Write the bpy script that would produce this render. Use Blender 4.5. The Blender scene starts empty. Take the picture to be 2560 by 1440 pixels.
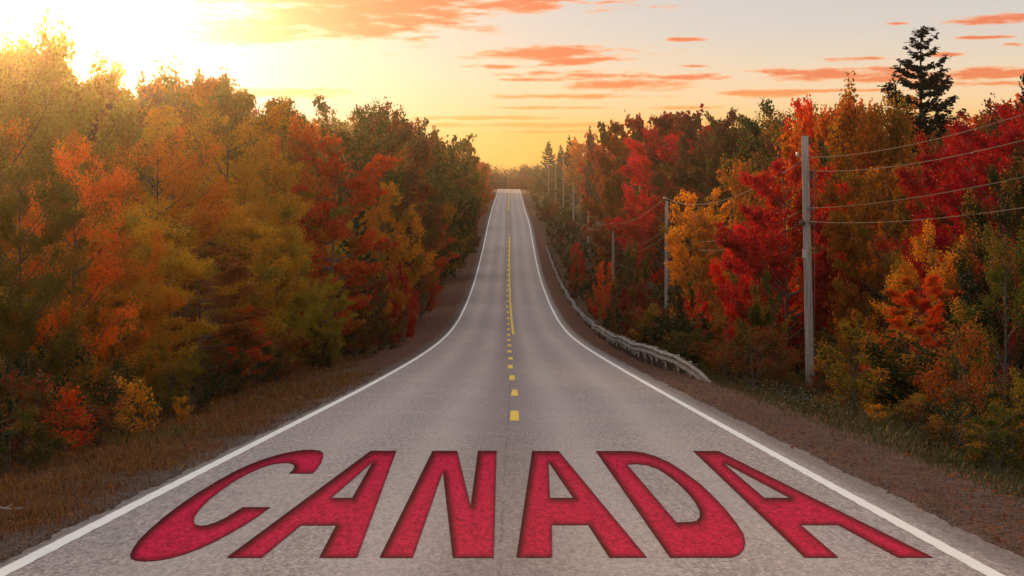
import bpy, math, random
import numpy as np
from mathutils import Vector
from mathutils.geometry import delaunay_2d_cdt

S = bpy.context.scene
COL = S.collection
R = math.radians
F = 4750.0            # focal length in pixels of the 2560 px wide photograph
HY = 600.0            # row of the true horizon
PI = math.pi

# ------------------------------------------------------------------ camera
cam_d = bpy.data.cameras.new('camera')
cam = bpy.data.objects.new('camera', cam_d)
COL.objects.link(cam)
cam.location = (0, 0, 0)
cam.rotation_euler = (R(90), 0, 0)
cam_d.sensor_width = 36
cam_d.lens = F / 2560 * 36
cam_d.shift_y = -(720 - HY) / 2560
cam_d.clip_start = 0.1
cam_d.clip_end = 9000
S.camera = cam

# ------------------------------------------------------------------ view
S.view_settings.view_transform = 'Standard'
S.view_settings.look = 'None'
S.view_settings.exposure = 0.0
S.view_settings.gamma = 1
SUN_AZ, SUN_EL = R(-14.6), R(7.8)
SUN_STRENGTH = 4.8
HAZE_DENSITY = 0.00023
HAZE_G = 0.952

# ------------------------------------------------------------------ node helpers
def nn(nt, t, **kw):
    n = nt.nodes.new(t)
    for k, v in kw.items():
        if k.startswith('_'): setattr(n, k[1:], v)
    return n
def math_n(nt, op, a, b=None, c=None, clamp=False):
    n = nt.nodes.new('ShaderNodeMath'); n.operation = op; n.use_clamp = clamp
    for i, v in enumerate((a, b, c)):
        if v is None: continue
        if isinstance(v, (int, float)): n.inputs[i].default_value = v
        else: nt.links.new(v, n.inputs[i])
    return n.outputs[0]
def mix_n(nt, f, a, b, blend='MIX'):
    n = nt.nodes.new('ShaderNodeMix'); n.data_type = 'RGBA'; n.blend_type = blend
    for i, v in ((0, f), (6, a), (7, b)):
        if isinstance(v, (int, float)): n.inputs[i].default_value = v
        elif isinstance(v, (tuple, list)): n.inputs[i].default_value = (*v[:3], 1)
        else: nt.links.new(v, n.inputs[i])
    return n.outputs[2]
def ramp_n(nt, f, stops, interp='LINEAR'):
    n = nt.nodes.new('ShaderNodeValToRGB'); cr = n.color_ramp; cr.interpolation = interp
    while len(cr.elements) < len(stops): cr.elements.new(0.5)
    for e, (p, c) in zip(cr.elements, stops):
        e.position = p
        e.color = (*c, 1) if isinstance(c, (tuple, list)) else (c, c, c, 1)
    nt.links.new(f, n.inputs[0])
    return n.outputs[0]
def map_range(nt, v, a, b, c=0.0, d=1.0, smooth=True):
    n = nt.nodes.new('ShaderNodeMapRange'); n.interpolation_type = 'SMOOTHSTEP' if smooth else 'LINEAR'
    nt.links.new(v, n.inputs[0])
    for i, x in enumerate((a, b, c, d)): n.inputs[i + 1].default_value = x
    return n.outputs[0]
def noise_n(nt, vec, scale, detail=4, rough=0.55):
    n = nt.nodes.new('ShaderNodeTexNoise')
    n.inputs['Scale'].default_value = scale; n.inputs['Detail'].default_value = detail
    n.inputs['Roughness'].default_value = rough
    if vec is not None: nt.links.new(vec, n.inputs['Vector'])
    return n.outputs[0]
def mapping(nt, vec, sc):
    n = nt.nodes.new('ShaderNodeMapping'); n.inputs['Scale'].default_value = sc
    nt.links.new(vec, n.inputs['Vector']); return n.outputs[0]

# ------------------------------------------------------------------ sky (world)
W = bpy.data.worlds.new('World'); S.world = W; W.use_nodes = True
nt = W.node_tree; nt.nodes.clear()
def build_world():
    tc = nn(nt, 'ShaderNodeTexCoord')
    sep = nn(nt, 'ShaderNodeSeparateXYZ'); nt.links.new(tc.outputs['Generated'], sep.inputs[0])
    X, Y, Z = sep.outputs
    az = math_n(nt, 'MULTIPLY', math_n(nt, 'ARCTAN2', X, Y), 4.75)      # thousands of photo pixels right of the road axis
    el = math_n(nt, 'MULTIPLY', math_n(nt, 'ARCSINE', Z), 4.75)
    # base gradient against elevation
    g = ramp_n(nt, map_range(nt, el, 0.0, 7.5, smooth=False), [
        (0.0, (0.95, 0.38, 0.03)), (0.028, (1.06, 0.47, 0.035)), (0.036, (1.06, 0.55, 0.11)), (0.045, (0.98, 0.67, 0.36)),
        (0.055, (0.88, 0.70, 0.50)), (0.068, (0.72, 0.655, 0.585)), (0.085, (0.61, 0.61, 0.62)), (0.16, (0.58, 0.59, 0.64)), (0.4, (0.66, 0.62, 0.62)), (1.0, (0.69, 0.66, 0.68))])
    # glow of the low sun behind thin cloud
    du = math_n(nt, 'SUBTRACT', az, -1.10); dv = math_n(nt, 'SUBTRACT', el, 0.47)
    rr = math_n(nt, 'SQRT', math_n(nt, 'ADD', math_n(nt, 'POWER', math_n(nt, 'MULTIPLY', du, 0.75), 2.0), math_n(nt, 'POWER', dv, 2.0)))
    rr2 = math_n(nt, 'MULTIPLY', rr, rr)
    gl = math_n(nt, 'EXPONENT', math_n(nt, 'MULTIPLY', rr2, -7.5))
    gl2 = math_n(nt, 'EXPONENT', math_n(nt, 'MULTIPLY', rr2, -2.6))
    base = mix_n(nt, math_n(nt, 'MULTIPLY', gl2, 0.65), g, (0.97, 0.76, 0.58))
    base = mix_n(nt, gl, base, (1.08, .98, .96))
    # clouds
    comb = nn(nt, 'ShaderNodeCombineXYZ'); nt.links.new(az, comb.inputs[0]); nt.links.new(el, comb.inputs[1])
    p = comb.outputs[0]
    n1 = noise_n(nt, mapping(nt, p, (5.5, 30, 1)), 1.0, 8, 0.66)
    n2 = noise_n(nt, mapping(nt, p, (11, 75, 1)), 1.0, 5, 0.6)
    fld = math_n(nt, 'ADD', math_n(nt, 'MULTIPLY', math_n(nt, 'SUBTRACT', n1, 0.5), 5.0), math_n(nt, 'MULTIPLY', math_n(nt, 'SUBTRACT', n2, 0.5), 3.2))
    clouds = [(860, 48, 320, 64), (660, 72, 260, 50), (1000, 8, 560, 20), (560, 100, 230, 24), (1000, 52, 160, 30), (1100, 12, 500, 24), (930, 80, 110, 18), (1010, 22, 260, 34),
              (1370, 133, 230, 21), (1420, 155, 90, 12), (1440, 190, 160, 12), (1570, 212, 150, 15), (1720, 195, 120, 8), (1710, 102, 60, 5), (1250, 168, 80, 6),
              (2080, 195, 200, 19), (2200, 207, 170, 13), (2440, 200, 200, 15), (1895, 237, 130, 9), (2480, 66, 130, 14), (2150, 156, 95, 6), (2460, 222, 140, 7),
              (700, 237, 170, 13), (2500, 128, 45, 6), (2440, 110, 80, 4), (1450, 242, 220, 7), (1720, 272, 120, 5), (1330, 313, 420, 7), (1200, 295, 200, 5),
              (1740, 168, 50, 5), (1500, 150, 120, 7), (1330, 200, 110, 6), (1950, 190, 60, 8), (2300, 215, 90, 6), (480, 90, 110, 9), (1120, 40, 130, 12), (2350, 150, 60, 5), (1390, 270, 170, 4), (2240, 72, 40, 5), (1500, 330, 300, 4), (2060, 232, 200, 5),
              (-900, 60, 500, 40), (3600, 150, 500, 30), (4300, 60, 500, 30)]
    m = None
    for (cx, cy, rx, ry) in clouds:
        a = nn(nt, 'ShaderNodeVectorMath', _operation='SUBTRACT'); nt.links.new(p, a.inputs[0]); a.inputs[1].default_value = ((cx - 1280) / 1000, (HY - cy) / 1000, 0)
        b = nn(nt, 'ShaderNodeVectorMath', _operation='MULTIPLY'); nt.links.new(a.outputs[0], b.inputs[0]); b.inputs[1].default_value = (1000 / rx, 1000 / ry, 0)
        l = nn(nt, 'ShaderNodeVectorMath', _operation='LENGTH'); nt.links.new(b.outputs[0], l.inputs[0])
        m = l.outputs['Value'] if m is None else math_n(nt, 'MINIMUM', m, l.outputs['Value'])
    dens = math_n(nt, 'ADD', math_n(nt, 'SUBTRACT', 1.0, m), math_n(nt, 'MULTIPLY', fld, 0.62))
    dens = math_n(nt, 'ADD', dens, 0.16)
    dens = math_n(nt, 'MULTIPLY', map_range(nt, dens, 0.0, 0.85), map_range(nt, m, 1.7, 1.1))
    ccol = ramp_n(nt, dens, [(0.0, (1.0, 0.58, 0.28)), (0.3, (1.0, 0.36, 0.11)), (1.0, (0.86, 0.19, 0.07))])
    ccol = mix_n(nt, map_range(nt, el, 0.42, 0.30), ccol, (1.0, 0.42, 0.10))
    ccol = mix_n(nt, math_n(nt, 'MULTIPLY', gl, 0.6, clamp=True), ccol, (1.0, 0.56, 0.30))
    alpha = math_n(nt, 'MULTIPLY', math_n(nt, 'POWER', dens, 0.7), math_n(nt, 'SUBTRACT', 0.95, math_n(nt, 'MULTIPLY', gl, 0.35)), clamp=True)
    sky = mix_n(nt, alpha, base, ccol)
    bg = nn(nt, 'ShaderNodeBackground'); nt.links.new(sky, bg.inputs[0]); bg.inputs[1].default_value = 1.0
    out = nn(nt, 'ShaderNodeOutputWorld'); nt.links.new(bg.outputs[0], out.inputs[0])
build_world()

# ------------------------------------------------------------------ sun
sd = bpy.data.lights.new('sun', 'SUN'); sun = bpy.data.objects.new('sun', sd); COL.objects.link(sun)
sd.energy = SUN_STRENGTH; sd.angle = R(5); sd.color = (1.0, 0.53, 0.19)
sdir = Vector((math.sin(SUN_AZ) * math.cos(SUN_EL), math.cos(SUN_AZ) * math.cos(SUN_EL), math.sin(SUN_EL)))
sun.rotation_euler = sdir.to_track_quat('Z', 'Y').to_euler()

# ------------------------------------------------------------------ tagging helpers
def tag(o, label=None, cat=None, group=None, kind=None):
    if label: o['label'] = label
    if cat: o['category'] = cat
    if group: o['group'] = group
    if kind: o['kind'] = kind
    return o
def link(name, me, parent=None, mat=None):
    o = bpy.data.objects.new(name, me); COL.objects.link(o)
    if mat is not None and me is not None and not me.materials: me.materials.append(mat)
    if parent is not None: o.parent = parent
    return o
def empty(name, loc, rz=0):
    o = bpy.data.objects.new(name, None); COL.objects.link(o); o.location = loc; o.rotation_euler = (0, 0, rz)
    o.empty_display_size = 0.3
    return o
def mesh_np(name, V, Fc, attrs=None, smooth=False, nside=4):
    me = bpy.data.meshes.new(name)
    V = np.asarray(V, dtype=np.float32); Fc = np.asarray(Fc, dtype=np.int32)
    me.vertices.add(len(V)); me.vertices.foreach_set('co', V.ravel())
    me.loops.add(Fc.size); me.loops.foreach_set('vertex_index', Fc.ravel())
    me.polygons.add(len(Fc))
    me.polygons.foreach_set('loop_start', np.arange(0, Fc.size, Fc.shape[1], dtype=np.int32))
    me.polygons.foreach_set('use_smooth', np.full(len(Fc), smooth, dtype=bool))
    me.update(calc_edges=True)
    for k, (dom, arr) in (attrs or {}).items():
        a = me.attributes.new(k, 'FLOAT', dom); a.data.foreach_set('value', np.asarray(arr, dtype=np.float32).ravel())
    return me
class MB:
    """collects simple shapes for one mesh"""
    def __init__(s): s.v = []; s.f = []
    def add(s, v, f):
        o = len(s.v); s.v += [tuple(x) for x in v]; s.f += [tuple(i + o for i in q) for q in f]
    def box(s, c, d, bev=0.0):
        x, y, z = c; a, b, h = d[0] / 2, d[1] / 2, d[2] / 2
        k = min(bev, a * .9, b * .9)
        ring = [(-a + k, -b), (a - k, -b), (a, -b + k), (a, b - k), (a - k, b), (-a + k, b), (-a, b - k), (-a, -b + k)] if k else [(-a, -b), (a, -b), (a, b), (-a, b)]
        n = len(ring)
        v = [(x + p, y + q, z - h) for p, q in ring] + [(x + p, y + q, z + h) for p, q in ring]
        s.add(v, [tuple(range(n))[::-1], tuple(range(n, 2 * n))] + [(i, (i + 1) % n, n + (i + 1) % n, n + i) for i in range(n)])
    def lathe(s, c, prof, n=12, axis='Z'):
        v = []; f = []
        for (r, h) in prof:
            for i in range(n):
                a = 2 * PI * i / n
                q = (r * math.cos(a), r * math.sin(a), h)
                if axis == 'X': q = (h, q[0], q[1])
                v.append((c[0] + q[0], c[1] + q[1], c[2] + q[2]))
        for j in range(len(prof) - 1):
            for i in range(n): f.append((j * n + i, j * n + (i + 1) % n, (j + 1) * n + (i + 1) % n, (j + 1) * n + i))
        f.append(tuple(range(n))[::-1]); f.append(tuple(range((len(prof) - 1) * n, len(prof) * n)))
        s.add(v, f)
    def tube(s, pts, rad, n=6):
        pts = [Vector(p) for p in pts]; v = []; f = []
        if not hasattr(rad, '__len__'): rad = [rad] * len(pts)
        for k, p in enumerate(pts):
            t = (pts[min(k + 1, len(pts) - 1)] - pts[max(k - 1, 0)]).normalized()
            a = t.cross(Vector((0, 0, 1)) if abs(t.z) < .9 else Vector((1, 0, 0))).normalized(); b = t.cross(a)
            for i in range(n):
                w = 2 * PI * i / n; v.append(p + (a * math.cos(w) + b * math.sin(w)) * rad[k])
        for k in range(len(pts) - 1):
            for i in range(n): f.append((k * n + i, k * n + (i + 1) % n, (k + 1) * n + (i + 1) % n, (k + 1) * n + i))
        f.append(tuple(range(n))[::-1]); f.append(tuple(range((len(pts) - 1) * n, len(pts) * n)))
        s.add(v, f)
    def mesh(s, name, smooth=False):
        me = bpy.data.meshes.new(name); me.from_pydata(s.v, [], s.f); me.update()
        if smooth: me.polygons.foreach_set('use_smooth', [True] * len(me.polygons))
        return me

# ------------------------------------------------------------------ the lie of the land (x across, y = distance ahead)
ZT = [-80, -20, 0, 13, 43, 51, 67, 86, 107, 130, 161, 196, 227, 260, 271, 317, 387, 480, 577, 625, 650, 700, 800, 1000, 1500, 4000]
HT = [0.5, -1.1, -1.8, -2.29, -3.42, -3.70, -4.25, -4.83, -5.33, -5.52, -5.15, -4.20, -2.75, -0.80, -0.05, 2.85, 6.0, 10.2, 14.6, 16.75, 17.4, 17.6, 17.0, 17.0, 17.0, 17.0]
_g = np.arange(-80, 4001, 1.0)
_h = np.interp(_g, ZT, HT)
_k = np.exp(-0.5 * (np.arange(-30, 31) / 7.0) ** 2); _k /= _k.sum()
_h = np.convolve(np.pad(_h, 30, mode='reflect', reflect_type='odd'), _k, mode='valid')
def road_z(y): return np.interp(y, _g, _h)
LT_Z = [-80, 13, 26.6, 43, 67, 86, 107, 130, 161, 196, 227, 260, 317, 387, 577, 633, 800, 4000]
LT_X = [-3.50, -3.50, -3.49, -3.45, -3.46, -3.52, -3.59, -3.65, -3.72, -3.82, -3.86, -3.86, -3.92, -4.18, -4.36, -4.42, -4.6, -8.0]
_l = np.interp(_g, LT_Z, LT_X); _l = np.convolve(np.pad(_l, 30, mode='edge'), _k, mode='valid')
def edge_l(y): return np.interp(y, _g, _l)
def edge_r(y): return edge_l(y) + 6.78
def wob(x, y, s, seed=0.0):
    return (np.sin(x / s * 1.3 + seed) * np.cos(y / s * 0.9 + 1.7 * seed) + 0.6 * np.sin((x * .7 + y) / s * 1.9 + seed * 3) + 0.4 * np.cos((x - y * .6) / s * 3.1 + seed)) / 2
def ground(x, y):
    x = np.asarray(x, dtype=float); y = np.asarray(y, dtype=float)
    el, er = edge_l(y), edge_r(y)
    dl = np.maximum(el - x, 0); dr = np.maximum(x - er, 0)
    c = np.interp(dl, [0, .2, 1.2, 3.0, 4.5, 7, 14, 60], [0, -.02, -.07, -.32, -.50, -.35, .0, .6])
    c2 = np.interp(dr, [0, .5, 1.7, 2.4, 5.0, 9, 20, 60], [0, -.015, -.05, -.18, -.75, -.95, -.8, .2])
    c = np.where(dl > 0, c, 0) + np.where(dr > 0, c2, 0)
    d = np.maximum(dl, dr)
    a = np.clip((d - .3) / 3, 0, 1) * .09 + np.clip((d - 8) / 30, 0, 1) * .7
    fl = np.clip((d - .6) / 1.0, 0, 1) * .018
    return road_z(y) + c + a * wob(x, y, 6.0, .4) * np.clip(a * 12, 0, 1) + fl * wob(x, y, .35, 2.0) * np.clip(d, 0, 1)
def gz(x, y): return float(ground(x, y))
def at(px, Z): return (px - 1280) * Z / F

# ------------------------------------------------------------------ materials
def new_mat(name):
    m = bpy.data.materials.new(name); m.use_nodes = True
    t = m.node_tree; t.nodes.clear()
    b = t.nodes.new('ShaderNodeBsdfPrincipled'); o = t.nodes.new('ShaderNodeOutputMaterial'); t.links.new(b.outputs[0], o.inputs[0])
    return m, t, b, o
def bump(t, b, h, strength, dist):
    n = t.nodes.new('ShaderNodeBump'); n.inputs['Strength'].default_value = strength; n.inputs['Distance'].default_value = dist
    t.links.new(h, n.inputs['Height']); t.links.new(n.outputs[0], b.inputs['Normal'])
def attr(t, name, kind='GEOMETRY'):
    n = t.nodes.new('ShaderNodeAttribute'); n.attribute_name = name; n.attribute_type = kind; return n

def asphalt_colour(t, pos):
    """weathered pinkish chip-seal; returns colour and height"""
    fine = noise_n(t, pos, 42, 3, .75)
    vor = t.nodes.new('ShaderNodeTexVoronoi'); vor.inputs['Scale'].default_value = 55; t.links.new(pos, vor.inputs['Vector'])
    chip = t.nodes.new('ShaderNodeSeparateColor'); t.links.new(vor.outputs['Color'], chip.inputs[0])
    big = noise_n(t, pos, .35, 5, .6)
    mid = noise_n(t, mapping(t, pos, (1.6, .35, 1)), 1.0, 6, .65)
    c = mix_n(t, map_range(t, chip.outputs[0], .05, .95), (.14, .116, .107), (.57, .480, .440))
    c = mix_n(t, .36, c, mix_n(t, map_range(t, fine, .3, .7), (.18, .148, .136), (.50, .425, .392)))
    c = mix_n(t, math_n(t, 'MULTIPLY', map_range(t, big, .35, .65), .35), c, (.26, .24, .235))
    c = mix_n(t, math_n(t, 'MULTIPLY', map_range(t, mid, .45, .7), .22), c, (.36, .29, .26))
    g2 = noise_n(t, mapping(t, pos, (24, 4.6, 1)), 1.0, 4, .8)
    c = mix_n(t, 1.0, c, ramp_n(t, map_range(t, g2, .30, .70), [(0, .76), (.5, 1.14), (1, 1.46)]), 'MULTIPLY')
    return c, math_n(t, 'ADD', math_n(t, 'MULTIPLY', fine, .5), math_n(t, 'MULTIPLY', vor.outputs['Distance'], .9))
def mat_asphalt():
    m, t, b, o = new_mat('asphalt')
    g = t.nodes.new('ShaderNodeNewGeometry'); pos = g.outputs['Position']
    c, h = asphalt_colour(t, pos)
    across = attr(t, 'across').outputs['Fac']                       # metres from the left edge line
    wl = None                                                        # wheel paths, polished paler
    for x0, w in ((1.15, .42), (2.55, .42), (4.25, .42), (5.65, .42)):
        q = math_n(t, 'EXPONENT', math_n(t, 'MULTIPLY', math_n(t, 'POWER', math_n(t, 'DIVIDE', math_n(t, 'SUBTRACT', across, x0), w), 2.0), -1.0))
        wl = q if wl is None else math_n(t, 'ADD', wl, q)
    streak = noise_n(t, mapping(t, pos, (1.1, .03, 1)), 1.0, 4, .6)
    c = mix_n(t, math_n(t, 'MULTIPLY', wl, math_n(t, 'MULTIPLY', streak, .75)), c, (.58, .495, .455))
    oil = math_n(t, 'EXPONENT', math_n(t, 'MULTIPLY', math_n(t, 'POWER', math_n(t, 'DIVIDE', math_n(t, 'SUBTRACT', across, 3.40), .55), 2.0), -1.0))
    c = mix_n(t, math_n(t, 'MULTIPLY', oil, .42), c, (.20, .15, .14))
    rim = math_n(t, 'MAXIMUM', map_range(t, across, 6.84, 7.1), map_range(t, across, -.06, -.12))
    c = mix_n(t, math_n(t, 'MULTIPLY', rim, .72), c, mix_n(t, map_range(t, noise_n(t, pos, 20, 4, .8), .35, .65), (.085, .07, .064), (.24, .19, .165)))
    # seam down the middle and a few fine cracks
    wv = noise_n(t, mapping(t, pos, (0, .8, 0)), 1.0, 6, .7)
    seam = math_n(t, 'ABSOLUTE', math_n(t, 'SUBTRACT', across, math_n(t, 'ADD', 3.35, math_n(t, 'MULTIPLY', wv, .12))))
    sm = math_n(t, 'MULTIPLY', map_range(t, seam, .020, .004), map_range(t, noise_n(t, mapping(t, pos, (0, .3, 0)), 1.0, 2), .38, .5))
    v2 = t.nodes.new('ShaderNodeTexVoronoi'); v2.feature = 'DISTANCE_TO_EDGE'; v2.inputs['Scale'].default_value = .38
    wp = t.nodes.new('ShaderNodeVectorMath'); wp.operation = 'ADD'; t.links.new(pos, wp.inputs[0])
    wn = t.nodes.new('ShaderNodeTexNoise'); wn.inputs['Scale'].default_value = 1.6; wn.inputs['Detail'].default_value = 5; t.links.new(pos, wn.inputs['Vector'])
    t.links.new(wn.outputs['Color'], wp.inputs[1]); t.links.new(wp.outputs[0], v2.inputs['Vector'])
    cr = math_n(t, 'MULTIPLY', map_range(t, v2.outputs['Distance'], .010, .002), map_range(t, noise_n(t, pos, .16, 3), .50, .58))
    c = mix_n(t, math_n(t, 'MULTIPLY', math_n(t, 'MAXIMUM', sm, math_n(t, 'MULTIPLY', cr, .6)), .32), c, (.09, .075, .07))
    t.links.new(c, b.inputs['Base Color']); b.inputs['Roughness'].default_value = .95; b.inputs['Specular IOR Level'].default_value = .08
    bump(t, b, h, .55, .012)
    return m
def mat_paint(name, col, wear=.55, dirt=(.25, .20, .18), alpha_wear=True):
    m, t, b, o = new_mat(name)
    g = t.nodes.new('ShaderNodeNewGeometry'); pos = g.outputs['Position']
    n1 = noise_n(t, pos, 38, 4, .75); n2 = noise_n(t, mapping(t, pos, (4, 1.2, 1)), 1.0, 6, .7)
    c = mix_n(t, math_n(t, 'MULTIPLY', map_range(t, n1, .50, .66), math_n(t, 'MULTIPLY', map_range(t, n2, .35, .7), wear * 2.2), clamp=True), col, dirt)
    c = mix_n(t, math_n(t, 'MULTIPLY', map_range(t, n2, .5, .75), .35), c, tuple(x * .7 + .04 for x in col))
    t.links.new(c, b.inputs['Base Color']); b.inputs['Roughness'].default_value = .75
    bump(t, b, n1, .5, .008)
    return m
def mat_letter():
    m, t, b, o = new_mat('red_road_paint')
    g = t.nodes.new('ShaderNodeNewGeometry'); pos = g.outputs['Position']
    e = attr(t, 'edge').outputs['Fac']
    vor = t.nodes.new('ShaderNodeTexVoronoi'); vor.inputs['Scale'].default_value = 55; t.links.new(pos, vor.inputs['Vector'])
    sp = t.nodes.new('ShaderNodeSeparateColor'); t.links.new(vor.outputs['Color'], sp.inputs[0])
    fine = noise_n(t, pos, 42, 3, .75)
    c = mix_n(t, sp.outputs[0], (.44, .006, .036), (.92, .032, .115))
    c = mix_n(t, map_range(t, fine, .35, .7), mix_n(t, .5, c, (.30, .005, .022)), c)
    g2 = noise_n(t, mapping(t, pos, (24, 4.6, 1)), 1.0, 4, .8)
    c = mix_n(t, 1.0, c, ramp_n(t, map_range(t, g2, .30, .70), [(0, .55), (.5, 1.0), (1, 1.2)]), 'MULTIPLY')
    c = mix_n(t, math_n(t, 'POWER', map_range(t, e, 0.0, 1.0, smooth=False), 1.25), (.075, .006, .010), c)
    t.links.new(c, b.inputs['Base Color']); b.inputs['Roughness'].default_value = .95; b.inputs['Specular IOR Level'].default_value = .03
    bump(t, b, math_n(t, 'ADD', fine, vor.outputs['Distance']), .5, .01)
    return m
def mat_ground():
    m, t, b, o = new_mat('roadside_ground')
    g = t.nodes.new('ShaderNodeNewGeometry'); pos = g.outputs['Position']
    dl = attr(t, 'dl').outputs['Fac']; dr = attr(t, 'dr').outputs['Fac']
    n1 = noise_n(t, pos, .55, 6, .65); n2 = noise_n(t, pos, 6, 5, .7); n3 = noise_n(t, pos, 45, 3, .8)
    v = t.nodes.new('ShaderNodeTexVoronoi'); v.inputs['Scale'].default_value = 24; t.links.new(pos, v.inputs['Vector'])
    sv = t.nodes.new('ShaderNodeSeparateColor'); t.links.new(v.outputs['Color'], sv.inputs[0])
    wobd = math_n(t, 'MULTIPLY', math_n(t, 'SUBTRACT', n2, .5), .8)
    wobb = math_n(t, 'MULTIPLY', math_n(t, 'SUBTRACT', n1, .5), 2.4)
    # gravel
    gr = mix_n(t, sv.outputs[0], (.060, .023, .013), (.20, .085, .050))
    gr = mix_n(t, map_range(t, n3, .35, .7), mix_n(t, .5, gr, (.08, .035, .022)), gr)
    gr = mix_n(t, math_n(t, 'MULTIPLY', map_range(t, n1, .4, .65), .5), gr, (.16, .062, .034))
    # dead grass thatch
    th = mix_n(t, map_range(t, n2, .3, .7), (.040, .018, .007), (.115, .048, .016))
    th = mix_n(t, math_n(t, 'MULTIPLY', map_range(t, n1, .45, .65), .6), th, (.055, .048, .014))
    th = mix_n(t, math_n(t, 'MULTIPLY', n3, .4), th, (.13, .062, .025))
    # forest floor litter
    fl = mix_n(t, map_range(t, n2, .35, .65), (.022, .016, .008), (.075, .035, .012))
    # far away the shoulders on the left turn to bare gravel too
    sy = t.nodes.new('ShaderNodeSeparateXYZ'); t.links.new(pos, sy.inputs[0])
    far = map_range(t, sy.outputs[1], 48, 78)
    dlw = math_n(t, 'ADD', dl, math_n(t, 'ADD', wobd, wobb)); drw = math_n(t, 'ADD', dr, math_n(t, 'ADD', wobd, math_n(t, 'MULTIPLY', wobb, .4)))
    left = mix_n(t, math_n(t, 'MULTIPLY', map_range(t, dlw, 3.4, 2.6), far), th, gr)
    left = mix_n(t, map_range(t, dlw, 4.6, 6.0), left, fl)
    right = mix_n(t, map_range(t, drw, 1.6, 2.1), gr, th)
    right = mix_n(t, map_range(t, drw, 4.0, 5.5), right, fl)
    c = mix_n(t, map_range(t, dr, 0.0, 0.01, smooth=False), left, right)
    # broken dark chippings where the tar ends
    ed = math_n(t, 'MULTIPLY', map_range(t, math_n(t, 'ADD', math_n(t, 'ADD', dl, dr), wobd), .75, .35), .75)
    ch = mix_n(t, sv.outputs[1], (.05, .045, .045), (.22, .18, .165))
    c = mix_n(t, ed, c, ch)
    t.links.new(c, b.inputs['Base Color']); b.inputs['Roughness'].default_value = .95; b.inputs['Specular IOR Level'].default_value = .15
    bump(t, b, math_n(t, 'ADD', math_n(t, 'MULTIPLY', n2, 1.0), math_n(t, 'ADD', math_n(t, 'MULTIPLY', n3, .5), math_n(t, 'MULTIPLY', v.outputs['Distance'], .6))), .8, .05)
    return m
def mat_leaf(name='leaves', trans=.5):
    m, t, b, o = new_mat(name)
    a = attr(t, 'leaf_a', 'OBJECT').outputs['Color']; c2 = attr(t, 'leaf_b', 'OBJECT').outputs['Color']
    k = attr(t, 'tint').outputs['Fac']; v = attr(t, 'val').outputs['Fac']
    c = mix_n(t, k, a, c2)
    if name == 'leaves':
        c = mix_n(t, attr(t, 'turn').outputs['Fac'], c, attr(t, 'leaf_c', 'OBJECT').outputs['Color'])
    hs = t.nodes.new('ShaderNodeHueSaturation'); t.links.new(c, hs.inputs['Color']); t.links.new(math_n(t, 'ADD', .62, math_n(t, 'MULTIPLY', v, .76)), hs.inputs['Value'])
    t.links.new(math_n(t, 'ADD', .485, math_n(t, 'MULTIPLY', v, .03)), hs.inputs['Hue'])
    c = hs.outputs[0]
    t.links.new(c, b.inputs['Base Color']); b.inputs['Roughness'].default_value = .6; b.inputs['Specular IOR Level'].default_value = .18
    tr = t.nodes.new('ShaderNodeBsdfTranslucent'); t.links.new(c, tr.inputs[0])
    mx = t.nodes.new('ShaderNodeMixShader'); mx.inputs[0].default_value = trans
    t.links.new(b.outputs[0], mx.inputs[1]); t.links.new(tr.outputs[0], mx.inputs[2]); t.links.new(mx.outputs[0], o.inputs[0])
    return m
def mat_simple(name, c1, c2, scale=(8, 8, 1), rough=.85, metal=0.0, bs=.3, bd=.01, detail=5):
    m, t, b, o = new_mat(name)
    tc = t.nodes.new('ShaderNodeTexCoord')
    n = noise_n(t, mapping(t, tc.outputs['Object'], scale), 1.0, detail, .65)
    t.links.new(mix_n(t, map_range(t, n, .3, .7), c1, c2), b.inputs['Base Color'])
    b.inputs['Roughness'].default_value = rough; b.inputs['Metallic'].default_value = metal
    bump(t, b, n, bs, bd)
    return m

M_ASPH = mat_asphalt(); M_WHITE = mat_paint('white_line_paint', (.90, .88, .82), .35, (.42, .37, .33))
M_YEL = mat_paint('yellow_line_paint', (.92, .60, .05), .2, (.42, .28, .08)); M_LET = mat_letter(); M_GROUND = mat_ground()
M_LEAF = mat_leaf()
M_NEEDLE = mat_leaf('needles', .12)
M_GRASS = mat_leaf('grass_blades', .25)
M_BARK = mat_simple('bark', (.05, .036, .028), (.13, .10, .08), (14, 14, 2.5), bs=.6, bd=.02)
M_GREYBARK = mat_simple('pale_lichen_bark', (.16, .14, .12), (.34, .31, .28), (12, 12, 5), bs=.4)
M_POLE = mat_simple('weathered_pole_wood', (.20, .17, .148), (.46, .405, .365), (26, 26, .8), bs=.5, bd=.01, detail=8)
M_STEEL = mat_simple('galvanised_steel', (.17, .16, .155), (.34, .32, .30), (2.2, 2.2, 2.2), rough=.85, metal=.15, bs=.1)
M_SPLICE = mat_simple('dull_steel', (.16, .15, .145), (.32, .30, .285), (6, 6, 6), rough=.75, metal=.15, bs=.15)
M_POST = mat_simple('dark_timber', (.035, .024, .018), (.09, .065, .05), (10, 10, 2), bs=.4)
M_BLOCK = mat_simple('weathered_block', (.33, .30, .27), (.55, .51, .47), (8, 8, 8))
M_CABLE = mat_simple('cable', (.12, .10, .09), (.18, .15, .135), (2, 2, 2), rough=1.0)
M_DCABLE = mat_simple('dark_cable', (.03, .027, .025), (.06, .05, .045), (2, 2, 2), rough=1.0)
M_PORC = mat_simple('grey_porcelain', (.45, .45, .45), (.6, .6, .6), (5, 5, 5), rough=.3)
M_STONE = mat_simple('stone_chip', (.06, .035, .027), (.20, .125, .095), (9, 9, 9), rough=.9)

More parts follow.
